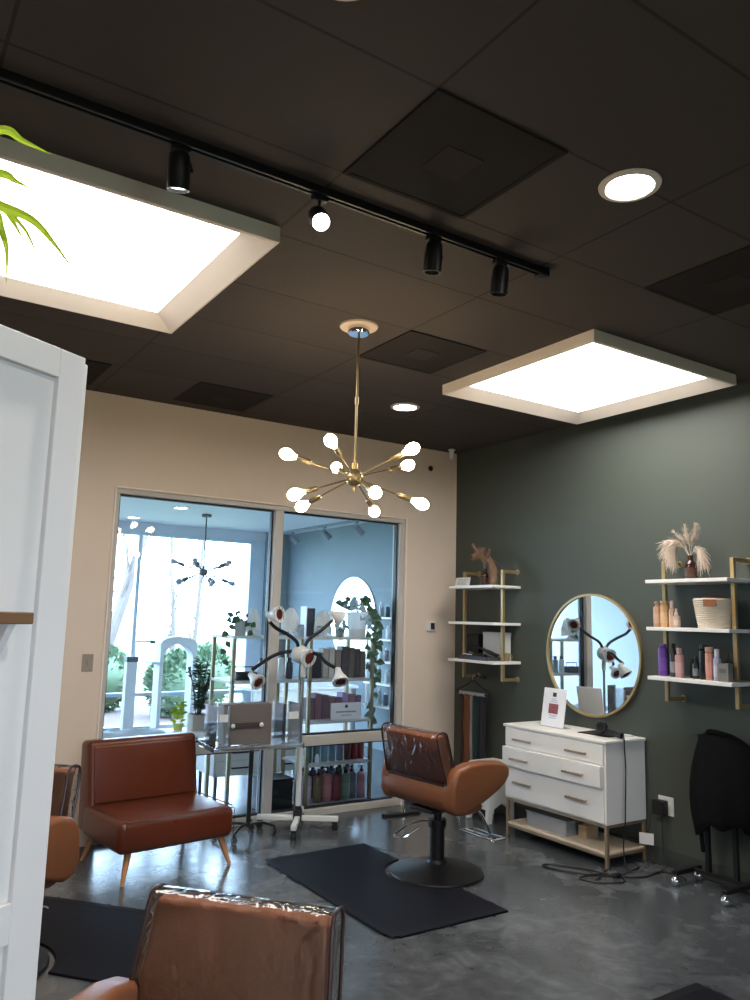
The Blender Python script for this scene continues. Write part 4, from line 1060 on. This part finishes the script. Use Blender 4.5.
b = MB(); b.tube(smooth_path([(-.03, -.05, .92), (-.05, .0, .935), (-.05, .06, .935), (-.02, .09, .915)], 6), .016, 10); b.build('collar', BLACKC, t)
b = MB(); b.tube(smooth_path([(-.06, .12, .44), (-.065, .125, .34), (-.06, .12, .24)], 5), .012, 8); b.build('tie', BLACKC, t)

# ---- white cabinet at the left edge, close to the camera
CA = R_(31)
t = thing('tall_cabinet', 'tall white panelled cabinet at the left edge close to the camera', 'cabinet', (-4.252, -4.240, 0), CA)
bx('carcass', CABW, t, -.95, 0, .022, .40, 0, 1.935, bevel=.003)
dr = MB()
dr.box(-.052, 0, 0, .022, .04, 1.94); dr.box(-.95, -.90, 0, .022, .04, 1.94)
dr.box(-.90, -.052, 0, .022, 1.892, 1.94); dr.box(-.90, -.052, 0, .022, .04, .14); dr.box(-.90, -.052, 0, .022, 1.05, 1.108)
door = dr.build('door', CABW, t, bevel=.002)
bx('panel', CABW, door, -.90, -.052, .010, .022, 1.108, 1.892); bx('panel', CABW, door, -.90, -.052, .010, .022, .14, 1.05)
bx('plinth', CABW, t, -.95, 0, .03, .40, 0, .04)
bx('edge_lath', CABW, t, -.003, .010, .004, .40, 0, 1.932, bevel=.003)
bx('wood_ledge', DWOOD, t, -.45, -.102, -.05, .0, 1.505, 1.522, bevel=.002)
for x in (-.40, -.14):
    b = MB(); b.prism([(-.045, 1.505), (0, 1.505), (0, 1.44), (-.008, 1.44)], 'x', x, x+.012); b.build('ledge_bracket', CABW, t)

# ---- spider plant on that cabinet
t = thing('spider_plant', 'green strappy spider plant with leaves entering at the upper left', 'plant', (-4.56, -4.30, 1.940))
b = MB(); b.lathe([(0, 0), (.058, 0), (.062, .006), (.082, .118), (.086, .12), (.086, .14), (.078, .14), (.07, .10), (0, .10)], seg=30); b.build('pot', WHITEP, t)
b = MB(); b.lathe([(0, .104), (.045, .106), (.069, .10), (0, .10)], seg=24); b.build('soil', mat('dark_soil', srgb(52, 40, 34), .95, var=.3, scale=60), t)
O_ = Vector(t.location)
def bladed(pts, w):
    P = smooth_path([Vector(p) for p in pts], 7); n = len(P)
    bb.ribbon(P, side=(P[-1]-P[n//2]).cross(Vector((.54, .83, .15))), w=[w*(.55+.45*math.sin(PI*min(1, i/(n-1)*1.1)))*(1-(i/(n-1))**4*.93) for i in range(n)])
bb = MB()
c0 = Vector((0, 0, .11))
for tip in ([(-4.428, -4.392, 2.202), (-4.40, -4.408, 2.187), (-4.362, -4.428, 2.168)], [(-4.413, -4.302, 2.184), (-4.394, -4.312, 2.174), (-4.372, -4.324, 2.162)],
            [(-4.413, -4.349, 2.11), (-4.372, -4.372, 2.09), (-4.342, -4.386, 2.057), (-4.312, -4.40, 2.015)], [(-4.408, -4.296, 2.133), (-4.377, -4.311, 2.105), (-4.36, -4.318, 2.076), (-4.346, -4.32, 2.040)],
            [(-4.406, -4.275, 2.144), (-4.388, -4.283, 2.123), (-4.369, -4.290, 2.090)], [(-4.430, -4.377, 2.09), (-4.413, -4.377, 2.062), (-4.402, -4.378, 2.03), (-4.398, -4.374, 1.985)]):
    L_ = [Vector(p)-O_ for p in tip]; st = L_[0]
    bladed([c0, c0.lerp(st, .5)+Vector((0, 0, .05))]+L_, .014 if len(tip) != 4 or tip[1][2] < 2.08 or tip[1][0] > -4.374 else .007)
rnd = random.Random(5)
for k in range(22):
    a = rnd.uniform(0.9, 2*PI-1.6); r = rnd.uniform(.12, .26); h = rnd.uniform(.10, .22)
    bladed([c0, c0+Vector((math.cos(a)*r*.35, math.sin(a)*r*.35, h)), c0+Vector((math.cos(a)*r*.75, math.sin(a)*r*.75, h*.9)), c0+Vector((math.cos(a)*r, math.sin(a)*r, h*.25))], .013)
bb.build('foliage', SPIDER, t)

# ================================================================== THE ROOM BEHIND THE GLASS
chandelier((-1.05, 3.48), H2, 2.02, R_(-20), False, 'unlit grey sputnik chandelier in the room behind the glass', mat('dull_bronze', srgb(96, 92, 92), .45, metal=.4), rose=False)
DL2 = emit('downlight_lens_cool', (.95, .98, 1, 1), 40)
downlight(-1.646, 4.458, H2, 'small round downlight behind the glass, the left one', .075, DL2)
downlight(-1.508, 3.111, H2, 'small round downlight behind the glass, the right one nearer the chandelier', .075, DL2)
t = thing('track_rail', 'short grey lighting track on the ceiling behind the glass', 'track rail', (.52, 3.4, H2))
GREYM = mat('grey_track_metal', srgb(120, 128, 138), .5)
bx('rail', GREYM, t, -.018, .018, -1.35, 1.35, -.03, 0, bevel=.003); bx('end_cap', GREYM, t, -.022, .022, 1.35, 1.39, -.034, 0, bevel=.003)
for y, lb in ((4.25, 'grey unlit track spotlight behind the glass, farthest of three'), (3.35, 'grey unlit track spotlight behind the glass, middle of three'), (2.55, 'grey unlit track spotlight behind the glass, nearest of three')):
    t = thing('track_spotlight', lb, 'spotlight', (.52, y, H2-.031), 0, 'grey spotlights on the track behind the glass')
    bx('adapter', GREYM, t, -.014, .014, -.03, .03, -.02, 0, bevel=.003)
    b = MB(); b.tube([(0, 0, -.018), (0, 0, -.06), (.03, 0, -.075)], .006, 8); b.build('bracket', GREYM, t)
    b = MB(); b.lathe([(0, -.055), (.030, -.055), (.038, -.045), (.042, .07), (.036, .07), (.03, .05), (0, .05)], (.03, 0, -.10), (.75, -.1, -.6), 22); b.build('lamp_can', GREYM, t)
    b = MB(); b.lathe([(0, .052), (.030, .052), (.030, .050), (0, .050)], (.03, 0, -.10), (.75, -.1, -.6), 22); b.build('lens', SPOTOFF, t)

t = thing('round_mirror', 'large frameless round mirror on the daylit green wall behind the glass', 'mirror', (TX, 3.02, 1.50))
b = MB(); b.lathe([(0, .004), (.535, .004), (.54, .010), (.535, .016), (0, .016)], (0, 0, 0), (-1, 0, 0), 64); b.build('glass', MIRROR, t)
b = MB(); b.lathe([(0, 0), (.53, 0), (.53, .004), (0, .004)], (0, 0, 0), (-1, 0, 0), 48); b.build('backing', WHITEP, t)

# pale wall shelf on the side wall, beside that mirror
t = thing('mounted_shelf', 'pale wall shelf with small goods on the side wall behind the glass', 'wall shelf', (TX, 2.12, 0))
for z in (1.52, 1.27, 1.02, .77, .52): bx('board', WHITE, t, -.22, -.001, -.30, .28, z, z+.02, bevel=.002)
for y in (-.28, .26): bx('side_post', WHITE, t, -.20, -.18, y-.01, y+.01, .48, 1.66, bevel=.002)
k = 0
for z in (1.54, 1.29, 1.04, .79, .54):
    for j in range(3):
        y = 1.92+.15*j+.02*(k % 2); r = .028; h = .12+.03*((k*7) % 3)
        places = ('first', 'second', 'third')
        c = ((226, 230, 232), (60, 66, 80), (180, 190, 196), (120, 110, 120))[k % 4]
        lv = {1.54: 'top', 1.29: 'second', 1.04: 'third', .79: 'fourth', .54: 'lowest'}[z]
        bottle((TX-.11, y, z), r, h, c, '%s bottle, %s from the camera, %s board of the side shelf behind the glass' % (('white', 'navy', 'pale grey', 'mauve')[k % 4], places[j], lv), 'cap', (210, 214, 218), 'small bottles on the side wall shelf')
        k += 1

# ---- metal shelving with products right behind the glass
POSTM = mat('olive_gold_metal', srgb(150, 140, 112), .45, metal=.4, var=.06)
BRD = mat('grey_white_board', srgb(204, 202, 196), .45, var=.04)
PZ = (1.340, .997, .662, .328, .012); PT = .02
FY, BYk = .185, .62
def rack(x0, x1, zs, label):
    t = thing('product_shelf', label, 'shelf unit', ((x0+x1)/2, (FY+BYk)/2, 0), 0, 'metal product shelves behind the glass')
    cx, cy = (x0+x1)/2, (FY+BYk)/2
    for x in (x0+.014, x1-.014):
        for y in (FY+.014, BYk-.014): bx('post', POSTM, t, x-.014-cx, x+.014-cx, y-.014-cy, y+.014-cy, 0, PZ[0], bevel=.002)
    for z in zs: bx('board', BRD, t, x0-cx, x1-cx, FY-cy, BYk-cy, z, z+PT, bevel=.003)
    return t
rack(-2.045, -1.425, (PZ[0], PZ[1]), 'left metal product shelf behind the glass, with open lower half')
rack(-1.372, -.735, PZ, 'right metal product shelf behind the glass, filled with coloured bottles')
B0, B1, B2, B3, B4 = [z+PT for z in PZ]

# bottom board: big pump bottles
GP = 'large pump bottles on the bottom board behind the glass'
row = ((-1.290, (196, 176, 186), 'pale pink pump bottle, first from the left on the bottom board behind the glass'),
       (-1.205, (112, 92, 66), 'olive brown pump bottle, second from the left on the bottom board behind the glass'),
       (-1.118, (190, 124, 124), 'rose pump bottle, third from the left on the bottom board behind the glass'),
       (-1.028, (140, 62, 70), 'dark red pump bottle, fourth from the left on the bottom board behind the glass'),
       (-.940, (128, 158, 142), 'sage green pump bottle, fifth from the left on the bottom board behind the glass'),
       (-.862, (132, 142, 156), 'blue grey pump bottle, sixth from the left on the bottom board behind the glass'),
       (-.785, (196, 150, 168), 'pink pump bottle at the right end of the bottom board behind the glass'))
for i, (x, c, lb) in enumerate(row):
    bottle((x, .27+(.03 if i in (0, 5) else 0), B4), .039, .262+(.01 if i == 2 else 0), c, lb, 'pump', (22, 22, 30), GP, shoulder=.80, labelcol=tuple(min(255, int(v*1.12)) for v in c))
for i, (x, c, lb) in enumerate(((-1.245, (150, 120, 160), 'mauve pump bottle in the back row of the bottom board, left one'), (-1.160, (70, 66, 90), 'navy pump bottle in the back row of the bottom board, second'), (-1.07, (150, 110, 120), 'plum pump bottle in the back row of the bottom board, third'),
                               (-.98, (90, 104, 120), 'slate pump bottle in the back row of the bottom board, fourth'), (-.90, (110, 130, 120), 'grey green pump bottle in the back row of the bottom board, fifth'), (-.82, (170, 130, 150), 'dull pink pump bottle in the back row of the bottom board, last'))):
    bottle((x, .44, B4), .038, .278, c, lb, 'pump', (26, 26, 44), GP, shoulder=.80)
# fourth board: teal and red bottles
GT = 'bottles on the board under the glass rail'
for i, (x, c, nm) in enumerate(((-1.30, (58, 104, 100), 'dark teal'), (-1.225, (84, 118, 118), 'grey teal'), (-1.15, (120, 150, 162), 'pale blue'), (-1.075, (104, 128, 146), 'steel blue'), (-1.0, (128, 140, 158), 'blue grey'), (-.925, (104, 52, 58), 'wine red'), (-.86, (142, 50, 56), 'red'), (-.795, (150, 66, 66), 'brick red'))):
    bottle((x, .28, B3), .032, .225, c, '%s bottle on the board just under the glass rail' % nm, 'flat', c, GT, shoulder=.84)
bottle((-1.245, .225, B3), .018, .07, (226, 230, 232), 'tiny white bottle in front on the board just under the glass rail', 'cap', (230, 232, 234), GT)
# third board: boxes and a printed sign
GB = 'mauve product boxes on the middle board'
places = ('first', 'second', 'third', 'fourth', 'fifth', 'sixth', 'seventh', 'eighth')
for i in range(8):
    x = -1.27+.066*i; c = ((96, 70, 88), (112, 74, 92), (88, 66, 84), (128, 88, 104), (104, 72, 96), (152, 132, 176), (150, 104, 120), (126, 92, 116))[i]
    t = thing('product_box', 'mauve product box on the middle board behind the glass, %s from the left' % places[i], 'box', (x, .36, B2), 0, GB)
    h = .17+.012*((i*3) % 4)
    bx('carton', mat('carton_%d' % i, srgb(*c), .55, var=.08), t, -.029, .029, -.05, .05, 0, h, bevel=.002)
    bx('top_flap', mat('carton_flap_%d' % i, srgb(*[int(v*.8) for v in c]), .6), t, -.028, .028, -.049, .049, h, h+.002)
t = thing('table_sign', 'small white sign with a dark emblem before the mauve boxes behind the glass', 'sign', (-.970, .245, B2), R_(-3))
bx('card', mat('sign_paper', srgb(238, 236, 238), .35), t, -.145, .145, -.004, .004, 0, .135, bevel=.002)
b = MB(); b.lathe([(0, 0), (.016, 0), (.016, .001), (0, .001)], (0, -.004, .105), (0, -1, 0), 6); b.build('dark_emblem', mat('dark_ink', srgb(52, 40, 48), .5), t)
b = MB(); b.box(-.095, .095, -.0052, -.004, .055, .066)
for x in [-.085+.019*q for q in range(10)]: b.box(x, x+.004, -.0058, -.0052, .053, .068)
b.build('grey_print', mat('grey_ink', srgb(150, 146, 150), .5), t)
b = MB(); b.box(-.05, .05, -.0052, -.004, .030, .036); b.build('small_print', mat('grey_ink', srgb(150, 146, 150), .5), t)
b = MB(); b.box(-.14, .14, .004, .05, 0, .004); b.build('foot', ACRYL, t)
# second board
GS = 'cartons on the second board'
for i, (x, w, h, c, nm) in enumerate(((-1.255, .14, .21, (34, 32, 40), 'wide black'), (-1.145, .05, .24, (176, 166, 160), 'narrow grey'), (-1.085, .05, .25, (196, 188, 182), 'narrow pale'), (-1.02, .05, .23, (120, 108, 104), 'narrow taupe'), (-.955, .06, .26, (54, 52, 58), 'charcoal'), (-.885, .05, .25, (82, 74, 72), 'dark brown'), (-.825, .05, .24, (50, 48, 54), 'near black'), (-.770, .045, .22, (92, 82, 82), 'grey brown'))):
    t = thing('product_box', '%s carton standing on the second board behind the glass' % nm, 'box', (x, .36, B1), 0, GS)
    bx('carton', mat('carton2_%d' % i, srgb(*c), .5, var=.06), t, -w/2, w/2, -.05, .05, 0, h, bevel=.002)
    bx('top_flap', mat('carton2f_%d' % i, srgb(*[int(v*.85) for v in c]), .6), t, -w/2+.002, w/2-.002, -.048, .048, h, h+.002)
# left shelf, second board
t = thing('black_caddy', 'low black caddy on the second board of the left product shelf', 'caddy', (-1.88, .33, B1))
b = MB(); b.box(-.09, .09, -.06, .06, 0, .005)
for q in (-1, 1): b.box(-.09, .09, q*.055-.005, q*.055+.005, .005, .06); b.box(q*.085-.005, q*.085+.005, -.05, .05, .005, .06)
b.build('tub', BLACKP, t, bevel=.002)
b = MB(); b.tube([(-.08, 0, .055), (-.08, 0, .10), (.08, 0, .10), (.08, 0, .055)], .005, 8); b.build('grip', BLACKP, t)
for x, c, nm in ((-1.73, (226, 232, 236), 'white'), (-1.64, (150, 158, 166), 'grey'), (-1.55, (230, 234, 236), 'tall white'), (-1.48, (80, 84, 92), 'dark grey')):
    bottle((x, .33, B1), .030, .17 if 'tall' not in nm else .21, c, '%s bottle on the second board of the left product shelf' % nm, 'cap', (70, 72, 78), 'bottles on the left product shelf')
# top board: shell ornaments, jars, black box, plants
def shell(x, y, w, h, rz, label):
    t = thing('shell_ornament', label, 'ornament', (x, y, B0), rz, 'white shell ornaments on the top board')
    b = MB(); b.lathe([(0, 0), (w*.30, 0), (w*.32, .006), (w*.12, .018), (w*.08, .05), (0, .05)], seg=20); b.build('foot', WHITEP, t)
    b = MB(); vs = []; fs = []; nr, na = 8, 30
    for s in (0, 1):
        for i in range(nr+1):
            for k in range(na+1):
                a = -.25+(PI+.5)*k/na; rr = i/nr
                flute = .006*math.cos(k*PI*2/5)*rr
                px_ = math.cos(a)*w*.5*rr; pz = .045+(math.sin(a)*.5+.5)*0+max(-.1, math.sin(a))*(h-.05)*rr
                vs.append((px_, (.02*rr*rr+flute)+(.010 if s else 0), pz))
    o_ = (nr+1)*(na+1)
    for i in range(nr):
        for k in range(na):
            a = i*(na+1)+k
            fs += [(a, a+1, a+na+2, a+na+1), (o_+a, o_+a+na+1, o_+a+na+2, o_+a+1)]
    for k in range(na):
        a = nr*(na+1)+k; fs.append((a, a+1, o_+a+1, o_+a))
    b._add(vs, fs); b.build('fan', WHITEP, t)
shell(-1.815, .30, .16, .225, R_(20), 'white shell-shaped ornament on the left product shelf beside the trailing plant')
shell(-1.49, .30, .16, .24, R_(-10), 'white shell-shaped ornament behind the left upper lamp head')
shell(-1.175, .30, .19, .225, R_(10), 'white shell-shaped ornament on the right product shelf beside the tall black box')
t = thing('black_box', 'tall black box with a pale side on the top board behind the glass', 'box', (-1.305, .36, B0))
bx('box', mat('navy_box', srgb(34, 40, 52), .4), t, -.035, .04, -.05, .05, 0, .235, bevel=.002); bx('pale_side', WHITEP, t, -.045, -.035, -.05, .05, 0, .25, bevel=.001)
for x, nm, c, h in ((-1.415, 'clear grey', (164, 178, 190), .10), (-1.235, 'frosted', (196, 206, 214), .09)):
    t = thing('glass_jar', '%s jar on the top board behind the glass' % nm, 'jar', (x, .27, B0))
    b = MB(); b.lathe([(0, 0), (.026, 0), (.028, .004), (.028, h*.8), (.022, h*.86), (0, h*.86)], seg=20); b.build('body', mat('jar_%s' % nm, srgb(*c), .15), t)
    b = MB(); b.lathe([(0, h*.86), (.024, h*.86), (.024, h), (0, h)], seg=18); b.build('lid', STEEL, t)
def pothos(loc, pr, ph, potm, label, vines, bush, seed, lw=.05, name='pothos_plant'):
    rnd = random.Random(seed); random.seed(seed)
    t = thing(name, label, 'plant', loc)
    b = MB(); b.lathe([(0, 0), (pr*.78, 0), (pr*.82, .004), (pr, ph*.9), (pr*1.03, ph*.92), (pr*1.03, ph), (pr*.92, ph), (pr*.88, ph*.88), (0, ph*.86)], seg=30); b.build('pot', potm, t)
    b = MB(); b.lathe([(0, ph*.89), (pr*.85, ph*.88), (0, ph*.88)], seg=20); b.build('soil', mat('dark_soil', srgb(52, 40, 34), .95), t)
    b = MB()
    for k in range(bush):
        a = rnd.uniform(0, 2*PI); r = rnd.uniform(0, pr*1.5); z = ph+rnd.uniform(.0, ph*.55)
        p = Vector((math.cos(a)*r, math.sin(a)*r*.8, z)); b.leaf(p, (math.cos(a), math.sin(a)*.7-.25, rnd.uniform(-.5, .5)), lw*rnd.uniform(.9, 1.4), lw*rnd.uniform(.8, 1.1), (rnd.uniform(-.4, .4), -.9, rnd.uniform(.1, .7)))
        b.tube([(0, 0, ph*.88), p*.6+Vector((0, 0, ph*.35)), p], .0018, 5)
    b.build('foliage', LEAF, t)
    for path, n in vines:
        b = MB(); P = smooth_path(path, 8); b.tube(P, .002, 5)
        for k in range(n):
            i = int((k+.5)/n*(len(P)-1)); p = P[i]; s_ = (-1)**k
            b.leaf(p, (s_*rnd.uniform(.3, .9), -.35, rnd.uniform(-.9, -.1)), lw*rnd.uniform(1, 1.4), lw*rnd.uniform(.85, 1.1), (rnd.uniform(-.3, .3), -1, rnd.uniform(0, .5)))
        b.build('vine', LEAF, t)
    return t
POTG = mat('grey_ribbed_pot', srgb(168, 172, 170), .6, var=.06)
pothos((-1.925, .34, B0), .052, .12, POTG, 'small grey pot with a trailing vine at the left end of the top board', [([(-.02, 0, .11), (-.07, -.03, .15), (-.12, -.04, .08), (-.14, -.05, -.06), (-.16, -.04, -.22)], 9), ([(.02, -.02, .11), (.06, -.04, .12), (.07, -.08, .02)], 4)], 6, 3)
pothos((-.845, .31, B0), .092, .215, WHITEP, 'big white pot with a bushy trailing vine at the right end of the top board', [([(.05, -.03, .20), (.12, -.07, .20), (.15, -.09, .05), (.16, -.08, -.20), (.15, -.08, -.38)], 14), ([(.05, 0, .2), (.14, -.02, .22), (.18, -.03, .05), (.19, -.02, -.30), (.15, -.01, -.62), (.16, -.01, -.72)], 26), ([(.0, -.04, .2), (.05, -.11, .16), (.06, -.12, .0), (.06, -.12, -.14)], 9), ([(.06, .02, .2), (.16, .03, .16), (.17, .03, -.1), (.14, .02, -.28)], 13)], 40, 6, .062)
pothos((-1.048, .26, B0), .042, .085, POTG, 'little plant in a grey pot between the shell ornament and the big white pot', [([(.0, -.02, .08), (-.02, -.05, .08), (-.02, -.06, -.02)], 4)], 12, 8, .038)

# ---- white bench by the glass with plants
BT_ = .575
t = thing('low_table', 'low white table under the left pane behind the glass', 'table', (-2.52, .84, 0))
bx('top', WHITE, t, -.50, .56, -.19, .19, BT_-.03, BT_, bevel=.004)
for x in (-.46, .52):
    for y in (-.15, .15): bx('leg', STEEL, t, x-.018, x+.018, y-.018, y+.018, 0, BT_-.03, bevel=.003)
t = thing('crumpled_cloth', 'pale blue white crumpled cloth lying on the low table behind the glass', 'cloth', (-2.62, .84, BT_))
b = MB(); n = 22; vs = []; fs = []
for j in range(n+1):
    for k in range(n+1):
        u, v = -1+2*j/n, -1+2*k/n
        e = max(0, 1-max(abs(u), abs(v))**3)
        vs.append((u*.30+.01*math.sin(5*v), v*.16+.01*math.sin(6*u), .004+e*(.022+.016*math.sin(9*u+3*v)*math.cos(7*v-u)+.010*math.sin(17*u*v+4*u))))
for j in range(n):
    for k in range(n): a = j*(n+1)+k; fs.append((a, a+1, a+n+2, a+n+1))
b._add(vs, fs); b.build('sheet', mat('pale_cloth', srgb(206, 216, 226), .8), t); b = MB(); b.tube([(-.29, -.155, .006), (0, -.168, .006), (.29, -.155, .006)], .003, 6); b.build('hem', mat('pale_cloth', srgb(206, 216, 226), .8), t)
t = thing('glossy_plant', 'dark glossy upright plant in a beige pot behind the settee', 'plant', (-2.035, .86, BT_))
b = MB(); b.box(-.068, .068, -.068, .068, 0, .125); b.build('pot', mat('beige_pot', srgb(176, 164, 154), .6), t, bevel=.006)
bx('soil', mat('dark_soil', srgb(52, 40, 34), .95), t, -.060, .060, -.060, .060, .125, .128)
b = MB(); rnd = random.Random(12); random.seed(12)
for k in range(9):
    a = rnd.uniform(0, 2*PI); r = rnd.uniform(.03, .13); h = rnd.uniform(.22, .44)
    P = smooth_path([(0.02*math.cos(a), .02*math.sin(a), .12), (math.cos(a)*r*.5, math.sin(a)*r*.5, .12+h*.55), (math.cos(a)*r, math.sin(a)*r, .12+h)], 8); b.tube(P, .005, 6)
    for i in range(3, len(P)):
        for s_ in (-1, 1):
            b.leaf(P[i], (s_*math.sin(a)+.3*rnd.uniform(-1, 1), -s_*math.cos(a)-.2, rnd.uniform(.0, .6)), rnd.uniform(.05, .085), rnd.uniform(.024, .034))
b.build('foliage', LEAFD, t)
t = thing('bright_plant', 'yellow green leafy plant in a small pot left of the dark glossy plant', 'plant', (-2.19, .90, BT_))
b = MB(); b.lathe([(0, 0), (.035, 0), (.045, .055), (.040, .055), (0, .05)], seg=20); b.build('pot', mat('lime_pot', srgb(190, 196, 90), .5), t)
b = MB()
for k in range(46):
    a = rnd.uniform(0, 2*PI); z = rnd.uniform(.04, .20); r = .05*(1-z/.28)
    b.leaf((math.cos(a)*r*.5, math.sin(a)*r*.5, z), (math.cos(a), math.sin(a), .5), rnd.uniform(.05, .08), rnd.uniform(.035, .05))
b.build('foliage', LEAFY, t)

# ---- arch and white post farther back
t = thing('arch_frame', 'pale arched freestanding frame in the room behind the glass', 'arch', (-1.50, 3.0, 0))
AW = mat('pale_blue_white', srgb(198, 206, 214), .5)
pts = [(-.205, 0), (-.205, 1.19), (-.185, 1.225), (-.14, 1.25), (-.07, 1.265), (0, 1.27), (.07, 1.265), (.14, 1.25), (.185, 1.225), (.205, 1.19), (.205, 0), (.165, 0)]+[(.165*math.cos(a), 1.03+.165*math.sin(a)) for a in [PI*k/16 for k in range(17)]]+[(-.165, 0)]
b = MB(); b.prism(pts, 'y', -.10, .10); b.build('arch', AW, t, bevel=.004)
bx('side_shelf', AW, t, -.30, -.205, -.12, .12, .98, 1.0, bevel=.003); bx('crosspiece', AW, t, -.165, .165, .07, .10, .28, .32, bevel=.003)
bx('base', AW, t, -.23, .23, -.19, .19, -.0, .03, bevel=.003)
t = thing('white_post', 'slim white post with a dark cap and pipe arm left of the arch', 'post', (-1.985, 3.0, 0))
bx('post', AW, t, -.055, .055, -.05, .05, 0, 1.0, bevel=.004); bx('cap', mat('slate_cap', srgb(70, 78, 92), .5), t, -.062, .062, -.057, .057, 1.0, 1.055, bevel=.004)
b = MB(); b.tube([(.03, 0, 1.05), (.03, 0, 1.205), (.04, 0, 1.215), (.20, 0, 1.215)], .008, 8); b.build('pipe_arm', AW, t)
b = MB(); b.cyl((.19, 0, 1.215), (.245, 0, 1.205), .016, seg=10); b.tube(smooth_path([(.22, 0, 1.20), (.15, -.01, 1.15), (.12, -.01, 1.10), (.17, 0, 1.10), (.23, 0, 1.17)], 5), .004, 6); b.build('clamp', mat('slate_cap', srgb(70, 78, 92), .5), t)

# ---- console with drawers, black bin
t = thing('drawer_console', 'white console with drawers and dark pulls behind the rolling tray', 'console', (-1.42, 1.02, 0))
bx('body', BRD, t, -.46, .52, -.18, .22, .18, .44, bevel=.004)
for x0, x1 in ((-.45, .02), (.04, .51)):
    for z0, z1 in ((.315, .43), (.19, .305)):
        d = bx('drawer', BRD, t, x0, x1, -.194, -.18, z0, z1, bevel=.003)
        b = MB(); m_ = (x0+x1)/2; b.tube([(m_-.09, -.194, (z0+z1)/2), (m_-.085, -.212, (z0+z1)/2), (m_+.085, -.212, (z0+z1)/2), (m_+.09, -.194, (z0+z1)/2)], .007, 8); b.build('pull', BLACKM, d)
for x in (-.43, .49):
    for y in (-.15, .19): bx('leg', STEEL, t, x-.015, x+.015, y-.015, y+.015, 0, .18, bevel=.002)
t = thing('black_bin', 'square black bin on the floor behind the glass beside the lamp stand', 'bin', (-1.575, .345, 0))
b = MB(); b.box(-.125, .125, -.11, .11, 0, .235); b.build('tub', BLACKP, t, bevel=.008); b = MB(); b.box(-.13, .13, -.115, .115, .235, .25); b.build('rim', BLACKM, t, bevel=.004)

t = thing('reception_desk', 'white desk standing far back behind the product shelves', 'desk', (-.10, 2.75, 0))
bx('top', WHITE, t, -.75, .62, -.35, .35, .71, .745, bevel=.004)
bx('front_panel', WHITE, t, -.72, .59, -.30, -.28, .12, .71, bevel=.003)
for x in (-.70, .57):
    for y in (-.32, .30): bx('leg', STEEL, t, x-.02, x+.02, y-.02, y+.02, 0, .71, bevel=.003)
